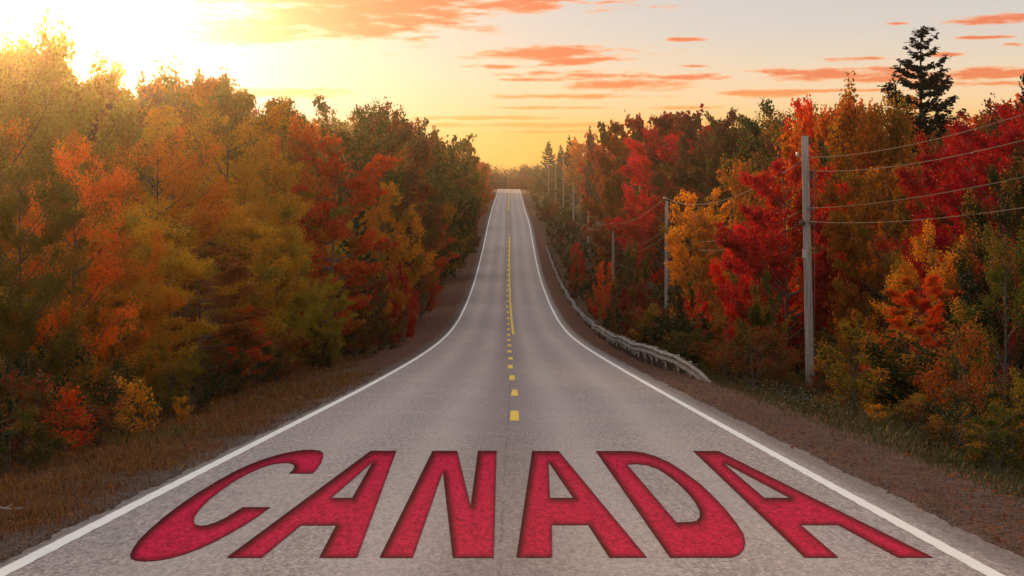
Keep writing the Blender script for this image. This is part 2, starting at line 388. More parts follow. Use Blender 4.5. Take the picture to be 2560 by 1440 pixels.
# ------------------------------------------------------------------ ground sheet
def build_ground():
    ys = np.unique(np.concatenate([np.arange(-80, 8, 4), np.arange(8, 60, .35), np.arange(60, 140, 1.0), np.arange(140, 700, 3), np.arange(700, 1401, 50)]))
    offs_r = np.concatenate([[0, .08, .2, .35, .5], np.arange(.65, 3, .15), np.arange(3, 12, .5), np.arange(12, 40, 2.5), [45, 60, 90, 150, 300, 600]])
    inner = np.linspace(0, 6.78, 7)[1:-1]
    U = np.concatenate([-offs_r[::-1], inner, 6.78 + offs_r])
    XX = edge_l(ys)[:, None] + U[None, :]; YY = np.repeat(ys[:, None], len(U), 1)
    ZZ = ground(XX, YY)
    dl = np.maximum(-U, 0)[None, :].repeat(len(ys), 0); dr = np.maximum(U - 6.78, 0)[None, :].repeat(len(ys), 0)
    ZZ = ZZ - .03 * np.clip((.34 - dl) / .2, 0, 1) * np.clip((.62 - dr) / .18, 0, 1)   # dips a little under the tar
    V = np.stack([XX, YY, ZZ], -1).reshape(-1, 3); n = len(U)
    I = (np.arange(len(ys) - 1)[:, None] * n + np.arange(n - 1)[None, :]).ravel()
    Fc = np.stack([I, I + 1, I + n + 1, I + n], 1)
    me = mesh_np('ground', V, Fc, {'dl': ('POINT', dl), 'dr': ('POINT', dr)}, smooth=True)
    o = link('ground', me, mat=M_GROUND); o['kind'] = 'structure'
build_ground()

# ------------------------------------------------------------------ road and its markings
def strip(name, x0f, x1f, ys, lift, mat, parent=None, nu=1, attrs=None):
    """sheet following the road between two lateral offsets"""
    ys = np.asarray(ys, float)
    u = np.linspace(0, 1, nu + 1)
    a = x0f(ys); b = x1f(ys)
    XX = a[:, None] + (b - a)[:, None] * u[None]; YY = ys[:, None].repeat(nu + 1, 1)
    V = np.stack([XX, YY, road_z(YY) + lift], -1).reshape(-1, 3); n = nu + 1
    I = (np.arange(len(ys) - 1)[:, None] * n + np.arange(nu)[None, :]).ravel()
    return V, np.stack([I, I + 1, I + n + 1, I + n], 1), XX, YY
def build_road():
    ys = np.unique(np.concatenate([np.arange(-80, 8, 1), np.arange(8, 60, .1), np.arange(60, 160, 1), np.arange(160, 1200, 3)]))
    rag_l = lambda y: edge_l(y) - .17 - .022 * np.sin(y * 2.1) - .015 * np.sin(y * 5.3 + 1) - .012 * np.sin(y * 13.7)
    rag_r = lambda y: edge_r(y) + .44 + .022 * np.sin(y * 1.1) + .012 * np.sin(y * 4.9 + 2) + .01 * np.sin(y * 12.1)
    V, Fc, XX, YY = strip('road', rag_l, rag_r, ys, .006, None, nu=8)
    me = mesh_np('road', V, Fc, {'across': ('POINT', XX - edge_l(YY))}, smooth=True)
    road = link('road', me, mat=M_ASPH); road['kind'] = 'structure'
    ys2 = np.unique(np.concatenate([np.arange(-80, 90, .12), np.arange(90, 1200, 2)]))
    jag = lambda y, s: .004 * np.sin(y * 7.3 + s) + .003 * np.sin(y * 17.1 + 2 * s)
    Vl, Fl, _, _ = strip('x', lambda y: edge_l(y) - .065 + jag(y, 1) * .5, lambda y: edge_l(y) + .065 + jag(y, 4), ys2, .010, None)
    link('edge_line', mesh_np('edge_line', Vl, Fl), road, M_WHITE)
    Vr, Fr, _, _ = strip('x', lambda y: edge_r(y) - .065 + jag(y, 2), lambda y: edge_r(y) + .06 + jag(y, 7) * .5, ys2, .010, None)
    link('edge_line', mesh_np('edge_line', Vr, Fr), road, M_WHITE)
    # yellow centre line: dashes of 3 m every 9 m, and solid stretches beside them
    mid = lambda y: edge_l(y) + 3.39
    Vs, Fs = [], []; off = 0
    def addst(x0, x1, ys):
        nonlocal off
        V, Fq, _, _ = strip('x', x0, x1, ys, .010, None)
        Vs.append(V); Fs.append(Fq + off); off += len(V)
    rnd = random.Random(3)
    Z = 31.2; k = 0
    while Z < 400:
        o = np.interp(Z, [30, 45, 60, 110, 150, 300], [.14, .11, .02, .02, -.05, -.02]) + rnd.uniform(-.02, .02)
        L = 3.1 + rnd.uniform(-.25, .25)
        sk = rnd.uniform(-.025, .025)
        yy = np.linspace(Z, Z + L, 6)
        addst(lambda y: mid(y) + o - .075 - sk * (y - Z) / L, lambda y: mid(y) + o + .075 + sk * (y - Z) / L * .5, yy)
        Z += 9.05; k += 1
    sol = lambda y: mid(y) + np.interp(y, [105, 125, 160, 280], [.28, .24, .17, .13]) + .012 * np.sin(y * .9)
    addst(lambda y: sol(y) - .07, lambda y: sol(y) + .07, np.arange(106, 283, 1.0))
    so2 = lambda y: mid(y) + .04 + 0 * y
    addst(lambda y: so2(y) - .09, lambda y: so2(y) + .09, np.arange(392, 720, 2.0))
    link('centre_line', mesh_np('centre_line', np.concatenate(Vs), np.concatenate(Fs)), road, M_YEL)
build_road()

# ------------------------------------------------------------------ the painted word
def build_word():
    z1 = lambda pts: [(200 + x / 2.1333, 1050 + y / 2.1333) for x, y in pts]
    z2 = lambda pts: [(1250 + x / 1.9542, 1050 + y / 1.9542) for x, y in pts]
    Cc = z1([(1112, 290), (1240, 290), (1262, 268), (1284, 236), (1297, 205), (1298, 180), (1280, 167), (1240, 162), (1190, 163), (1130, 172), (1060, 188), (980, 212), (900, 243), (820, 280), (740, 325), (640, 385), (550, 445), (450, 520), (370, 590), (310, 650), (278, 700), (267, 725), (272, 745), (300, 757), (345, 761), (410, 757), (480, 745), (560, 722), (640, 692), (720, 655), (800, 612), (880, 565), (950, 520), (1018, 470), (870, 470), (820, 500), (770, 530), (720, 553), (675, 567), (640, 570), (615, 563), (607, 545), (612, 520), (640, 480), (690, 430), (760, 375), (830, 327), (900, 290), (970, 258), (1030, 240), (1080, 234), (1115, 234), (1138, 242), (1143, 255), (1135, 272)])
    A1 = z1([(1550, 168), (1688, 168), (1478, 741), (1275, 741), (1365, 568), (1178, 568), (970, 741), (780, 741)]); A1h = z1([(1557, 233), (1452, 420), (1342, 420)])
    N = z1([(1880, 168), (2012, 168), (2083, 462), (2122, 168), (2222, 168), (2206, 741), (1988, 741), (1935, 285), (1775, 741), (1597, 741)])
    A2 = z2([(157, 155), (287, 155), (718, 678), (533, 678), (430, 518), (253, 518), (254, 678), (80, 678)]); A2h = z2([(237, 210), (357, 385), (244, 385)])
    D = z2([(467, 155), (640, 155), (700, 163), (765, 182), (830, 212), (900, 257), (980, 318), (1050, 385), (1110, 450), (1160, 515), (1190, 565), (1198, 605), (1190, 640), (1170, 663), (1140, 676), (1105, 678), (830, 678)])
    Dh = z2([(622, 222), (665, 219), (720, 225), (770, 243), (820, 275), (870, 315), (920, 365), (955, 410), (975, 450), (975, 480), (960, 498), (935, 503), (862, 505)])
    A3 = z2([(943, 155), (1068, 155), (2118, 678), (1943, 678), (1650, 518), (1470, 518), (1655, 678), (1487, 678)]); A3h = z2([(1090, 212), (1415, 385), (1292, 385)])
    yy = np.arange(10, 40, .02); pyy = HY - F * (road_z(yy)) / yy
    def to_road(p):
        Z = float(np.interp(p[1], pyy[::-1], yy[::-1])); return ((p[0] - 1280) * Z / F, Z)
    def area(l): return sum(l[i - 1][0] * l[i][1] - l[i][0] * l[i - 1][1] for i in range(len(l))) / 2
    def dens(l, step=6):
        r = []
        for i in range(len(l)):
            a, b = l[i], l[(i + 1) % len(l)]; n = max(1, int(math.dist(a, b) / step))
            r += [(a[0] + (b[0] - a[0]) * k / n, a[1] + (b[1] - a[1]) * k / n) for k in range(n)]
        return r
    def sdist(P, loops):                                # signed distance to the outline, positive inside
        P = np.asarray(P, float); best = np.full(len(P), 1e9); ins = np.zeros(len(P), bool)
        for lp in loops:
            for i in range(len(lp)):
                a = np.array(lp[i]); b = np.array(lp[(i + 1) % len(lp)]); e = b - a
                t = np.clip(((P - a) @ e) / max(e @ e, 1e-9), 0, 1); best = np.minimum(best, np.hypot(*(P - a - t[:, None] * e).T))
                c = (a[1] > P[:, 1]) != (b[1] > P[:, 1]); xx = a[0] + (P[:, 1] - a[1]) * (e[0] / (e[1] if abs(e[1]) > 1e-9 else 1e-9)); ins ^= c & (P[:, 0] < xx)
        return np.where(ins, best, -best)
    root = empty('road_lettering', (0, 19, gz(0, 19)))
    tag(root, 'big crimson word CANADA painted with dark edges across the near road', 'lettering')
    for name, out, hole in (('C', Cc, None), ('A', A1, A1h), ('N', N, None), ('A', A2, A2h), ('D', D, Dh), ('A', A3, A3h)):
        loops = [l for l in (out, hole) if l is not None]
        pts = []; ed = []
        for l in loops:
            d = dens(l); b0 = len(pts); pts += d; ed += [(b0 + k, b0 + (k + 1) % len(d)) for k in range(len(d))]
        A = np.array(out); gx_, gy_ = np.meshgrid(np.arange(A[:, 0].min(), A[:, 0].max(), 5.0), np.arange(A[:, 1].min(), A[:, 1].max(), 5.0))
        G = np.stack([gx_.ravel() + (gy_.ravel() // 5 % 2) * 2.5, gy_.ravel()], 1); G = G[sdist(G, loops) > 2.2]
        pts += [tuple(q) for q in G]
        res = delaunay_2d_cdt([Vector(p) for p in pts], ed, [], 0, 1e-5)
        V = [(v.x, v.y) for v in res[0]]; cen = np.array([np.mean([V[k] for k in f], 0) for f in res[2]]); keep = sdist(cen, loops) > 0
        Fq = [tuple(f) for f, k in zip(res[2], keep) if k]
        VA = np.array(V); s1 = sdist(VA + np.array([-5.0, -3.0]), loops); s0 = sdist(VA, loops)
        E = np.minimum(np.clip((s1 + 2) / 17, 0, 1), np.clip(.30 + s0 / 9, 0, 1)).tolist()  # lettering's inner-shadow effect, drawn into the paint colour, deepest at left and top
        P = []
        for p in V:
            x, y = to_road(p); P.append((x, y - 19, float(road_z(y)) + .0105 - root.location.z))
        me = bpy.data.meshes.new('letter'); me.from_pydata(P, [], Fq); me.update()
        import bmesh
        bm = bmesh.new(); bm.from_mesh(me)
        for f in bm.faces:
            f.normal_update()
            if f.normal.z < 0: f.normal_flip()
        bm.to_mesh(me); bm.free()
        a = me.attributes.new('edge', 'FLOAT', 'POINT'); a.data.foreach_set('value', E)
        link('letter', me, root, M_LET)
build_word()

# ------------------------------------------------------------------ plant builders (numpy)
def unit(v): return v / np.maximum(np.linalg.norm(v, axis=-1, keepdims=True), 1e-6)
def leaf_faces(c, size, rng, up=.35, elong=1.0, axis=None, fold=.18):
    """one folded rhombic leaf per centre -> V, F(quads)"""
    n = len(c)
    nrm = rng.normal(size=(n, 3)); nrm[:, 2] += up * 3; nrm = unit(nrm)
    t = rng.normal(size=(n, 3)) if axis is None else axis + rng.normal(size=(n, 3)) * .35
    t = unit(t - nrm * (t * nrm).sum(1, keepdims=True)); bt = np.cross(nrm, t)
    s = (size * rng.uniform(.6, 1.35, n))[:, None]
    a = t * s * .5 * elong; b = bt * s * .36
    V = np.stack([c - a, c + b * 1.0 + nrm * s * fold, c + a * 1.05, c - b + nrm * s * fold], 1).reshape(-1, 3)
    return V, np.arange(4 * n).reshape(n, 4)
def tube_np(pts, rad, n=5):
    pts = np.asarray(pts, float); rad = np.asarray(rad, float)
    t = unit(np.gradient(pts, axis=0)); ref = np.where(np.abs(t[:, 2:3]) < .9, [[0, 0, 1.]], [[1., 0, 0]])
    a = unit(np.cross(t, ref)); b = np.cross(t, a)
    w = np.arange(n) * 2 * PI / n
    V = (pts[:, None] + (a[:, None] * np.cos(w)[None, :, None] + b[:, None] * np.sin(w)[None, :, None]) * rad[:, None, None]).reshape(-1, 3)
    k = np.arange(len(pts) - 1)[:, None] * n; i = np.arange(n)[None]; j = (i + 1) % n
    return V, np.stack([k + i, k + j, k + n + j, k + n + i], -1).reshape(-1, 4)
class Wood:
    def __init__(s): s.V = []; s.F = []; s.n = 0
    def add(s, pts, rad, n=5):
        V, Fq = tube_np(pts, rad, n); s.V.append(V); s.F.append(Fq + s.n); s.n += len(V)
    def mesh(s, name): return mesh_np(name, np.concatenate(s.V), np.concatenate(s.F), smooth=True)

ENV = {
    'round':   lambda h: np.sqrt(np.clip(1 - ((h - .56) / .46) ** 2, 0, 1)),
    'oval':    lambda h: np.sqrt(np.clip(1 - ((h - .52) / .50) ** 2, 0, 1)) * .8,
    'plume':   lambda h: np.clip(np.minimum(h * 3.0, 1.12 - h * .72), .08, 1),
    'cone':    lambda h: np.clip(1.05 - h, .05, 1) * np.clip(h * 6, 0, 1),
    'bush':    lambda h: np.sqrt(np.clip(1 - ((h - .40) / .62) ** 2, 0, 1)),
}
def make_tree(seed, env='round', H=10., Rd=3.4, leaf=.11, nleaf=42000, limbs=26, base=.08, rise=.75, spray=.34, flat=.75, gap=.0, multi=1, twig_leaf=1.0, woodn=5):
    rng = np.random.default_rng(seed); e = ENV[env]; wood = Wood()
    tips = []; tipw = []; tid = []
    lean = rng.normal(size=2) * .02 * H
    stems = []
    for s in range(multi):
        a = rng.uniform(0, 2 * PI); off = np.array([math.cos(a), math.sin(a)]) * (Rd * .38 * (s > 0))
        hh = H * (.9 if s == 0 else rng.uniform(.6, .9))
        t = np.linspace(0, 1, 9)
        pts = np.stack([lean[0] * t + off[0] * t ** .8 + .03 * H * np.sin(t * 5 + s) * t * .5, lean[1] * t + off[1] * t ** .8 + .02 * H * np.cos(t * 4 + s) * t * .5, t * hh], 1)
        pts[0, 2] = -.4
        wood.add(pts, (.013 * H + .02) * (1 - .88 * t) * (1 if multi == 1 else .6), woodn + 1); stems.append(pts)
    for i in range(limbs):
        st = stems[rng.integers(len(stems))]
        h = base + (.97 - base) * ((i + rng.uniform(0, 1)) / limbs) ** .85
        rad = Rd * e(np.array(h)) * rng.uniform(.60, 1.32)
        if rng.uniform() < gap: continue
        az = i * 2.4 + rng.normal() * .5
        ro = rise * rng.uniform(.5, 1.3)
        tip = np.array([math.cos(az) * rad, math.sin(az) * rad, min(h * H + .0, H)])
        hs = max(.05 * H, h * H - rad * ro - .02 * H)
        k = np.clip(hs / st[-1, 2], 0, 1); p0 = np.array([np.interp(k, np.linspace(0, 1, 9), st[:, d]) for d in range(3)])
        t = np.linspace(0, 1, 6)[:, None]
        mid = (p0 + tip) / 2 + rng.normal(size=3) * .05 * rad + np.array([0, 0, -.08 * rad])
        pts = (1 - t) ** 2 * p0 + 2 * t * (1 - t) * mid + t ** 2 * tip
        wood.add(pts, .008 * H * (1 - .85 * t[:, 0]) * (1.1 - h) + .008, woodn - 1)
        # secondary twigs; leaves gather round them
        ns = int(3 + rad * 1.9)
        for j in range(ns):
            q = rng.uniform(.30, 1) ** .8; b0 = np.array([np.interp(q, t[:, 0], pts[:, d]) for d in range(3)])
            d = unit(np.array([math.cos(az), math.sin(az), rise * .7]) * .8 + rng.normal(size=3) * .65); d[2] = abs(d[2]) * (.35 + rise * .6) - .05
            L = (rng.uniform(.35, 1.0) * (.16 * H + .3) * (1.15 - q * .4)) * (.55 + .45 * rad / Rd)
            b1 = b0 + d * L
            tt = np.linspace(0, 1, 4)[:, None]
            bp = b0 + (b1 - b0) * tt + np.array([0, 0, .10 * L]) * tt ** 2
            if rng.uniform() < .5: wood.add(bp, .010 * (1 - .7 * tt[:, 0]) + .004, 3)
            tips.append(bp); tipw.append(L * rng.uniform(.4, 1.6)); tid.append(i)
    tips = np.array(tips); tipw = np.array(tipw); tipw /= tipw.sum()
    ch = rng.choice(len(tips), nleaf, p=tipw)
    q = np.where(rng.random(nleaf) < .75, rng.uniform(.55, 1.08, nleaf), rng.uniform(.1, .6, nleaf)) * 3; k = np.clip(q.astype(int), 0, 2); fr = (q - k)[:, None]
    c = tips[ch, k] * (1 - fr) + tips[ch, k + 1] * fr
    sp = spray * (.6 + .8 * rng.random(len(tips)))[ch][:, None]
    g3 = rng.normal(size=(nleaf, 3)); g3 /= np.maximum(np.linalg.norm(g3, axis=1, keepdims=True), 1e-3); g3 *= (rng.random((nleaf, 1)) ** .45) * 1.7
    c = c + g3 * sp * np.array([1, 1, flat])
    c[:, 2] = np.maximum(c[:, 2], .04)
    V, Fq = leaf_faces(c, leaf, rng)
    tl = rng.random(len(tips)); lim = rng.random(max(tid) + 1)[np.array(tid)]
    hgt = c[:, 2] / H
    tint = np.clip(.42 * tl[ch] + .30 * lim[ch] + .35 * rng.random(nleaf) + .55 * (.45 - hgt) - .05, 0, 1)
    val = np.clip(.35 * tl[ch] + .25 * lim[ch] + .4 * rng.random(nleaf), 0, 1)
    turn = np.clip(((rng.random(len(tips)) < .17) * rng.uniform(.5, 1, len(tips)))[ch] + (rng.random(nleaf) < .09) * .9, 0, 1)
    return mesh_np('crown', V, Fq, {'tint': ('FACE', tint), 'val': ('FACE', val), 'turn': ('FACE', turn)}), wood.mesh('trunk')

def make_spruce(seed, H=15., Rd=3.2, needle=.13, nn_=30000, whorls=29, rag=.5, base=.03, droop=.28):
    rng = np.random.default_rng(seed); wood = Wood()
    t = np.linspace(0, 1, 10); tr = np.stack([.06 * np.sin(t * 5), .05 * np.cos(t * 4), t * H], 1); tr[0, 2] = -.5
    wood.add(tr, .012 * H * (1 - t * .97) + .01, 7)
    segs = []; w = []; dirs = []
    for i in range(whorls):
        h = base + (1 - base) * (i / whorls) ** .92
        L0 = Rd * (.55 * (1 - h) ** .62 + .45 * (1 - h)) + .10
        nb = rng.integers(4, 7); a0 = rng.uniform(0, 6.28)
        for b in range(nb):
            if rng.uniform() < .10 * rag * 2: continue
            az = a0 + b * 2 * PI / nb + rng.normal() * .25; L = L0 * (1 + rag * rng.normal() * .38); L = max(L, .15)
            s = np.linspace(0, 1, 6); zz = h * H + L * (.22 * s - droop * s * (1 - h * .9) + .42 * s ** 3) + rng.normal() * .12
            bp = np.stack([np.cos(az) * L * s, np.sin(az) * L * s, zz], 1)
            wood.add(bp, .022 * (1 - .8 * s) * (1.2 - h), 3)
            segs.append(bp); w.append(L); dirs.append((np.cos(az), np.sin(az), 0))
            # side branchlets
            for sd_ in (-1, 1):
                for q in (.35, .55, .75, .92):
                    if L < .7: continue
                    p0 = bp[0] + (bp[-1] - bp[0]) * q; p0[2] = np.interp(q, s, zz)
                    l2 = L * .33 * (1.15 - q) * rng.uniform(.6, 1.4)
                    d = np.array([np.cos(az + sd_ * .9), np.sin(az + sd_ * .9), -.12])
                    s2 = np.linspace(0, 1, 6)[:, None]
                    segs.append(p0 + d * l2 * s2); w.append(l2 * .8); dirs.append(tuple(d))
    segs = np.array(segs); w = np.array(w); w /= w.sum(); dirs = np.array(dirs)
    ch = rng.choice(len(segs), nn_, p=w); q = rng.uniform(0.04, 1.02, nn_) * 5; k = np.clip(q.astype(int), 0, 4); fr = (q - k)[:, None]
    c = segs[ch, k] * (1 - fr) + segs[ch, k + 1] * fr + rng.normal(size=(nn_, 3)) * .055 * (H / 15) * np.array([1, 1, .8])
    V, Fq = leaf_faces(c, needle, rng, up=.5, elong=1.5, axis=dirs[ch], fold=.05)
    tl = rng.random(len(segs))
    return mesh_np('crown', V, Fq, {'tint': ('FACE', np.clip(.5 * tl[ch] + .5 * rng.random(nn_), 0, 1)), 'val': ('FACE', rng.random(nn_))}), wood.mesh('trunk')

def make_bare(seed, H=8., Rd=2.6, leafn=1500, leaf=.12):
    rng = np.random.default_rng(seed); wood = Wood(); tp = []
    def grow(p, d, L, r, depth):
        n = 6; pts = [p]; dd = d.copy()
        for i in range(n - 1):
            dd = unit(dd + rng.normal(size=3) * .16 + np.array([0, 0, .05])); pts.append(pts[-1] + dd * L / (n - 1))
        pts = np.array(pts); wood.add(pts, r * (1 - .6 * np.linspace(0, 1, n)), 4 if depth < 2 else 3)
        if depth == 4: tp.append(pts[-1]); return
        for k in range(rng.integers(3, 5)):
            q = rng.integers(2, n); nd = unit(dd + rng.normal(size=3) * .62); grow(pts[q], nd, L * rng.uniform(.5, .75), r * .5, depth + 1)
    for s in range(3): grow(np.array([0, 0, -.3]), unit(np.array([rng.normal() * .25, rng.normal() * .25, 1])), H * .42, .011 * H, 0)
    tp = np.array(tp); ch = rng.integers(0, len(tp), leafn); c = tp[ch] + rng.normal(size=(leafn, 3)) * .25
    V, Fq = leaf_faces(c, leaf, rng)
    return mesh_np('crown', V, Fq, {'tint': ('FACE', rng.random(leafn)), 'val': ('FACE', rng.random(leafn))}), wood.mesh('trunk')

# near / mid / far prototypes of each kind
PROTO = {}
def proto(key, fn):
    if key not in PROTO:
        cr, tr = fn(); co = np.empty(len(cr.vertices) * 3, dtype=np.float32); cr.vertices.foreach_get('co', co); co = co.reshape(-1, 3)
        PROTO[key] = ((cr, tr), (float(np.percentile(co[:, 2], 99.8)), float(np.percentile(np.hypot(co[:, 0], co[:, 1]), 93))))
    return PROTO[key]
LOD = {'near': (.105, 1.0), 'mid': (.19, .42), 'far': (.36, .15)}
KINDS = {
    'maple':   dict(env='round', rise=.50, limbs=38, spray=.27, flat=.62, nleaf=62000, Rd=4.0),
    'maple2':  dict(env='oval', rise=.75, limbs=36, spray=.25, flat=.75, nleaf=56000, Rd=3.9),
    'plume':   dict(env='oval', rise=1.35, limbs=38, spray=.21, flat=1.3, nleaf=56000, Rd=3.6),
    'layered': dict(env='round', rise=.16, limbs=30, spray=.30, flat=.32, nleaf=54000, base=.10, Rd=3.6),
    'airy':    dict(env='oval', rise=.7, limbs=28, spray=.30, nleaf=24000, gap=.12, Rd=3.9),
}
def get_tree(kind, Z, var):
    lod = 'near' if Z < (100 if kind == 'spruce' else 62) else ('mid' if Z < 190 else 'far'); lf, fr = LOD[lod]
    if kind in KINDS:
        k = dict(KINDS[kind]); k['nleaf'] = int(k['nleaf'] * fr); k['leaf'] = lf
        if lod == 'far': k['spray'] = k['spray'] * 1.1
        return proto((kind, lod, var), lambda: make_tree(hash_i(kind) + 7 * var + len(lod), **k)), 'leaf'
    if kind == 'spruce':
        n, s = {'near': (42000, .12), 'mid': (26000, .16), 'far': (5000, .34)}[lod]
        return proto((kind, lod, var), lambda: make_spruce(31 + var, needle=s, nn_=n, rag=.35 + .2 * var)), 'needle'
    if kind == 'bare':
        return proto((kind, 'a', var), lambda: make_bare(5 + var)), 'leaf'
    if kind in ('bush', 'sapling', 'loose'):
        n, s = {'near': (9000, .085), 'mid': (4200, .14), 'far': (1300, .26)}[lod]
        env = {'bush': 'bush', 'sapling': 'plume', 'loose': 'bush'}[kind]
        kw = dict(env=env, H=3., Rd=1.35 if kind != 'sapling' else .9, leaf=s * (1.7 if kind == 'sapling' else 1), nleaf=int(n * {'bush': .9, 'loose': .5, 'sapling': .16}[kind]), limbs=20, base=.02, rise=1.15, spray=.14 if kind == 'bush' else .17, flat=1.0, gap=.1, multi=4, woodn=4)
        return proto((kind, lod, var), lambda: make_tree(hash_i(kind) + 11 * var + len(lod), **kw)), 'leaf'
def hash_i(s): return sum(ord(c) * (i + 3) for i, c in enumerate(s)) % 997

PAL = {
    'crimson': ((.42, .004, .010), (.18, .003, .007)), 'scarlet': ((.66, .014, .010), (.34, .006, .007)), 'darkred': ((.22, .008, .008), (.09, .005, .006)),
    'redorange': ((.82, .095, .010), (.50, .032, .007)), 'orange': ((.82, .22, .014), (.48, .095, .009)), 'brightorange': ((1.0, .27, .018), (.80, .16, .010)),
    'gold': ((.88, .36, .020), (.52, .18, .014)), 'rust': ((.36, .085, .012), (.17, .036, .008)), 'amber': ((.54, .18, .014), (.26, .085, .010)),
    'olive': ((.24, .17, .012), (.10, .080, .009)), 'olivegold': ((.78, .36, .014), (.36, .19, .010)), 'oliveorange': ((.92, .26, .012), (.42, .18, .010)),
    'green': ((.085, .105, .012), (.034, .052, .009)), 'deepgreen': ((.028, .046, .011), (.015, .026, .008)), 'yellowgreen': ((.56, .36, .018), (.22, .19, .012)),
    'greenred': ((.34, .035, .010), (.055, .070, .010)), 'brown': ((.15, .052, .018), (.070, .030, .013)), 'palegreen': ((.40, .28, .030), (.22, .16, .018)),
    'vividcrimson': ((.78, .008, .018), (.46, .004, .010)), 'spruce': ((.014, .024, .013), (.007, .013, .008)), 'yellow': ((.88, .36, .02), (.60, .22, .012)), 'twig': ((.24, .10, .05), (.16, .07, .035)),
}
RND = random.Random(11)
PLACED = []
def plant(kind, pal, px, Z, top, wpx, label, cat='tree', group=None, name=None, var=None, rz=None, foot=0.0, depth=None):
    """kind, palette, column in the photo, metres ahead, row of the top, width in photo pixels"""
    X = at(px, Z); g = gz(X, Z)
    H = (HY - top) * Z / F - g; Wd = wpx * Z / F
    return plant_at(kind, pal, X, Z, H, Wd, label, cat, group, name, var, rz)
def plant_at(kind, pal, X, Z, H, Wd, label, cat='tree', group=None, name=None, var=None, rz=None):
    if H < .2: return None
    nvar = 3 if kind in ('maple', 'bush', 'plume', 'maple2') else 2
    var = RND.randrange(nvar) if var is None else var
    ((cm, tm), (h0, r0)), mt = get_tree(kind, Z, var)
    if name is None: name = {'spruce': 'spruce_tree', 'maple': 'maple_tree', 'maple2': 'maple_tree', 'layered': 'maple_tree', 'bush': 'shrub', 'loose': 'shrub', 'sapling': 'sapling', 'bare': 'bare_tree'}.get(kind, 'broadleaf_tree')
    root = empty(name, (X, Z, gz(X, Z)), RND.uniform(0, 6.28) if rz is None else rz)
    tag(root, label, cat, group)
    sx = Wd / (2 * r0); sz = H / (h0 * 1.0)
    sx = max(sx, sz * (.62 if kind in KINDS else .4))
    sc = (sx, sx, sz)
    c = link('crown', cm, root, M_NEEDLE if mt == 'needle' else M_LEAF); t = link('trunk', tm, root, M_GREYBARK if kind == 'bare' else M_BARK)
    c.scale = sc; t.scale = sc
    a, b = PAL[pal]; j = RND.uniform(.88, 1.12)
    if pal == 'spruce': j *= .7
    c['leaf_a'] = [x * j for x in a]; c['leaf_b'] = [x * j for x in b]
    if mt == 'leaf':
        c['leaf_c'] = list((.34, .020, .010) if a[0] > .3 and a[1] < .03 else ((.20, .16, .016) if a[0] > .4 else ((.36, .15, .018) if a[1] > a[0] * .7 else (.13, .10, .014))))
    PLACED.append((1280 + F * X / Z, Z, label))
    return root

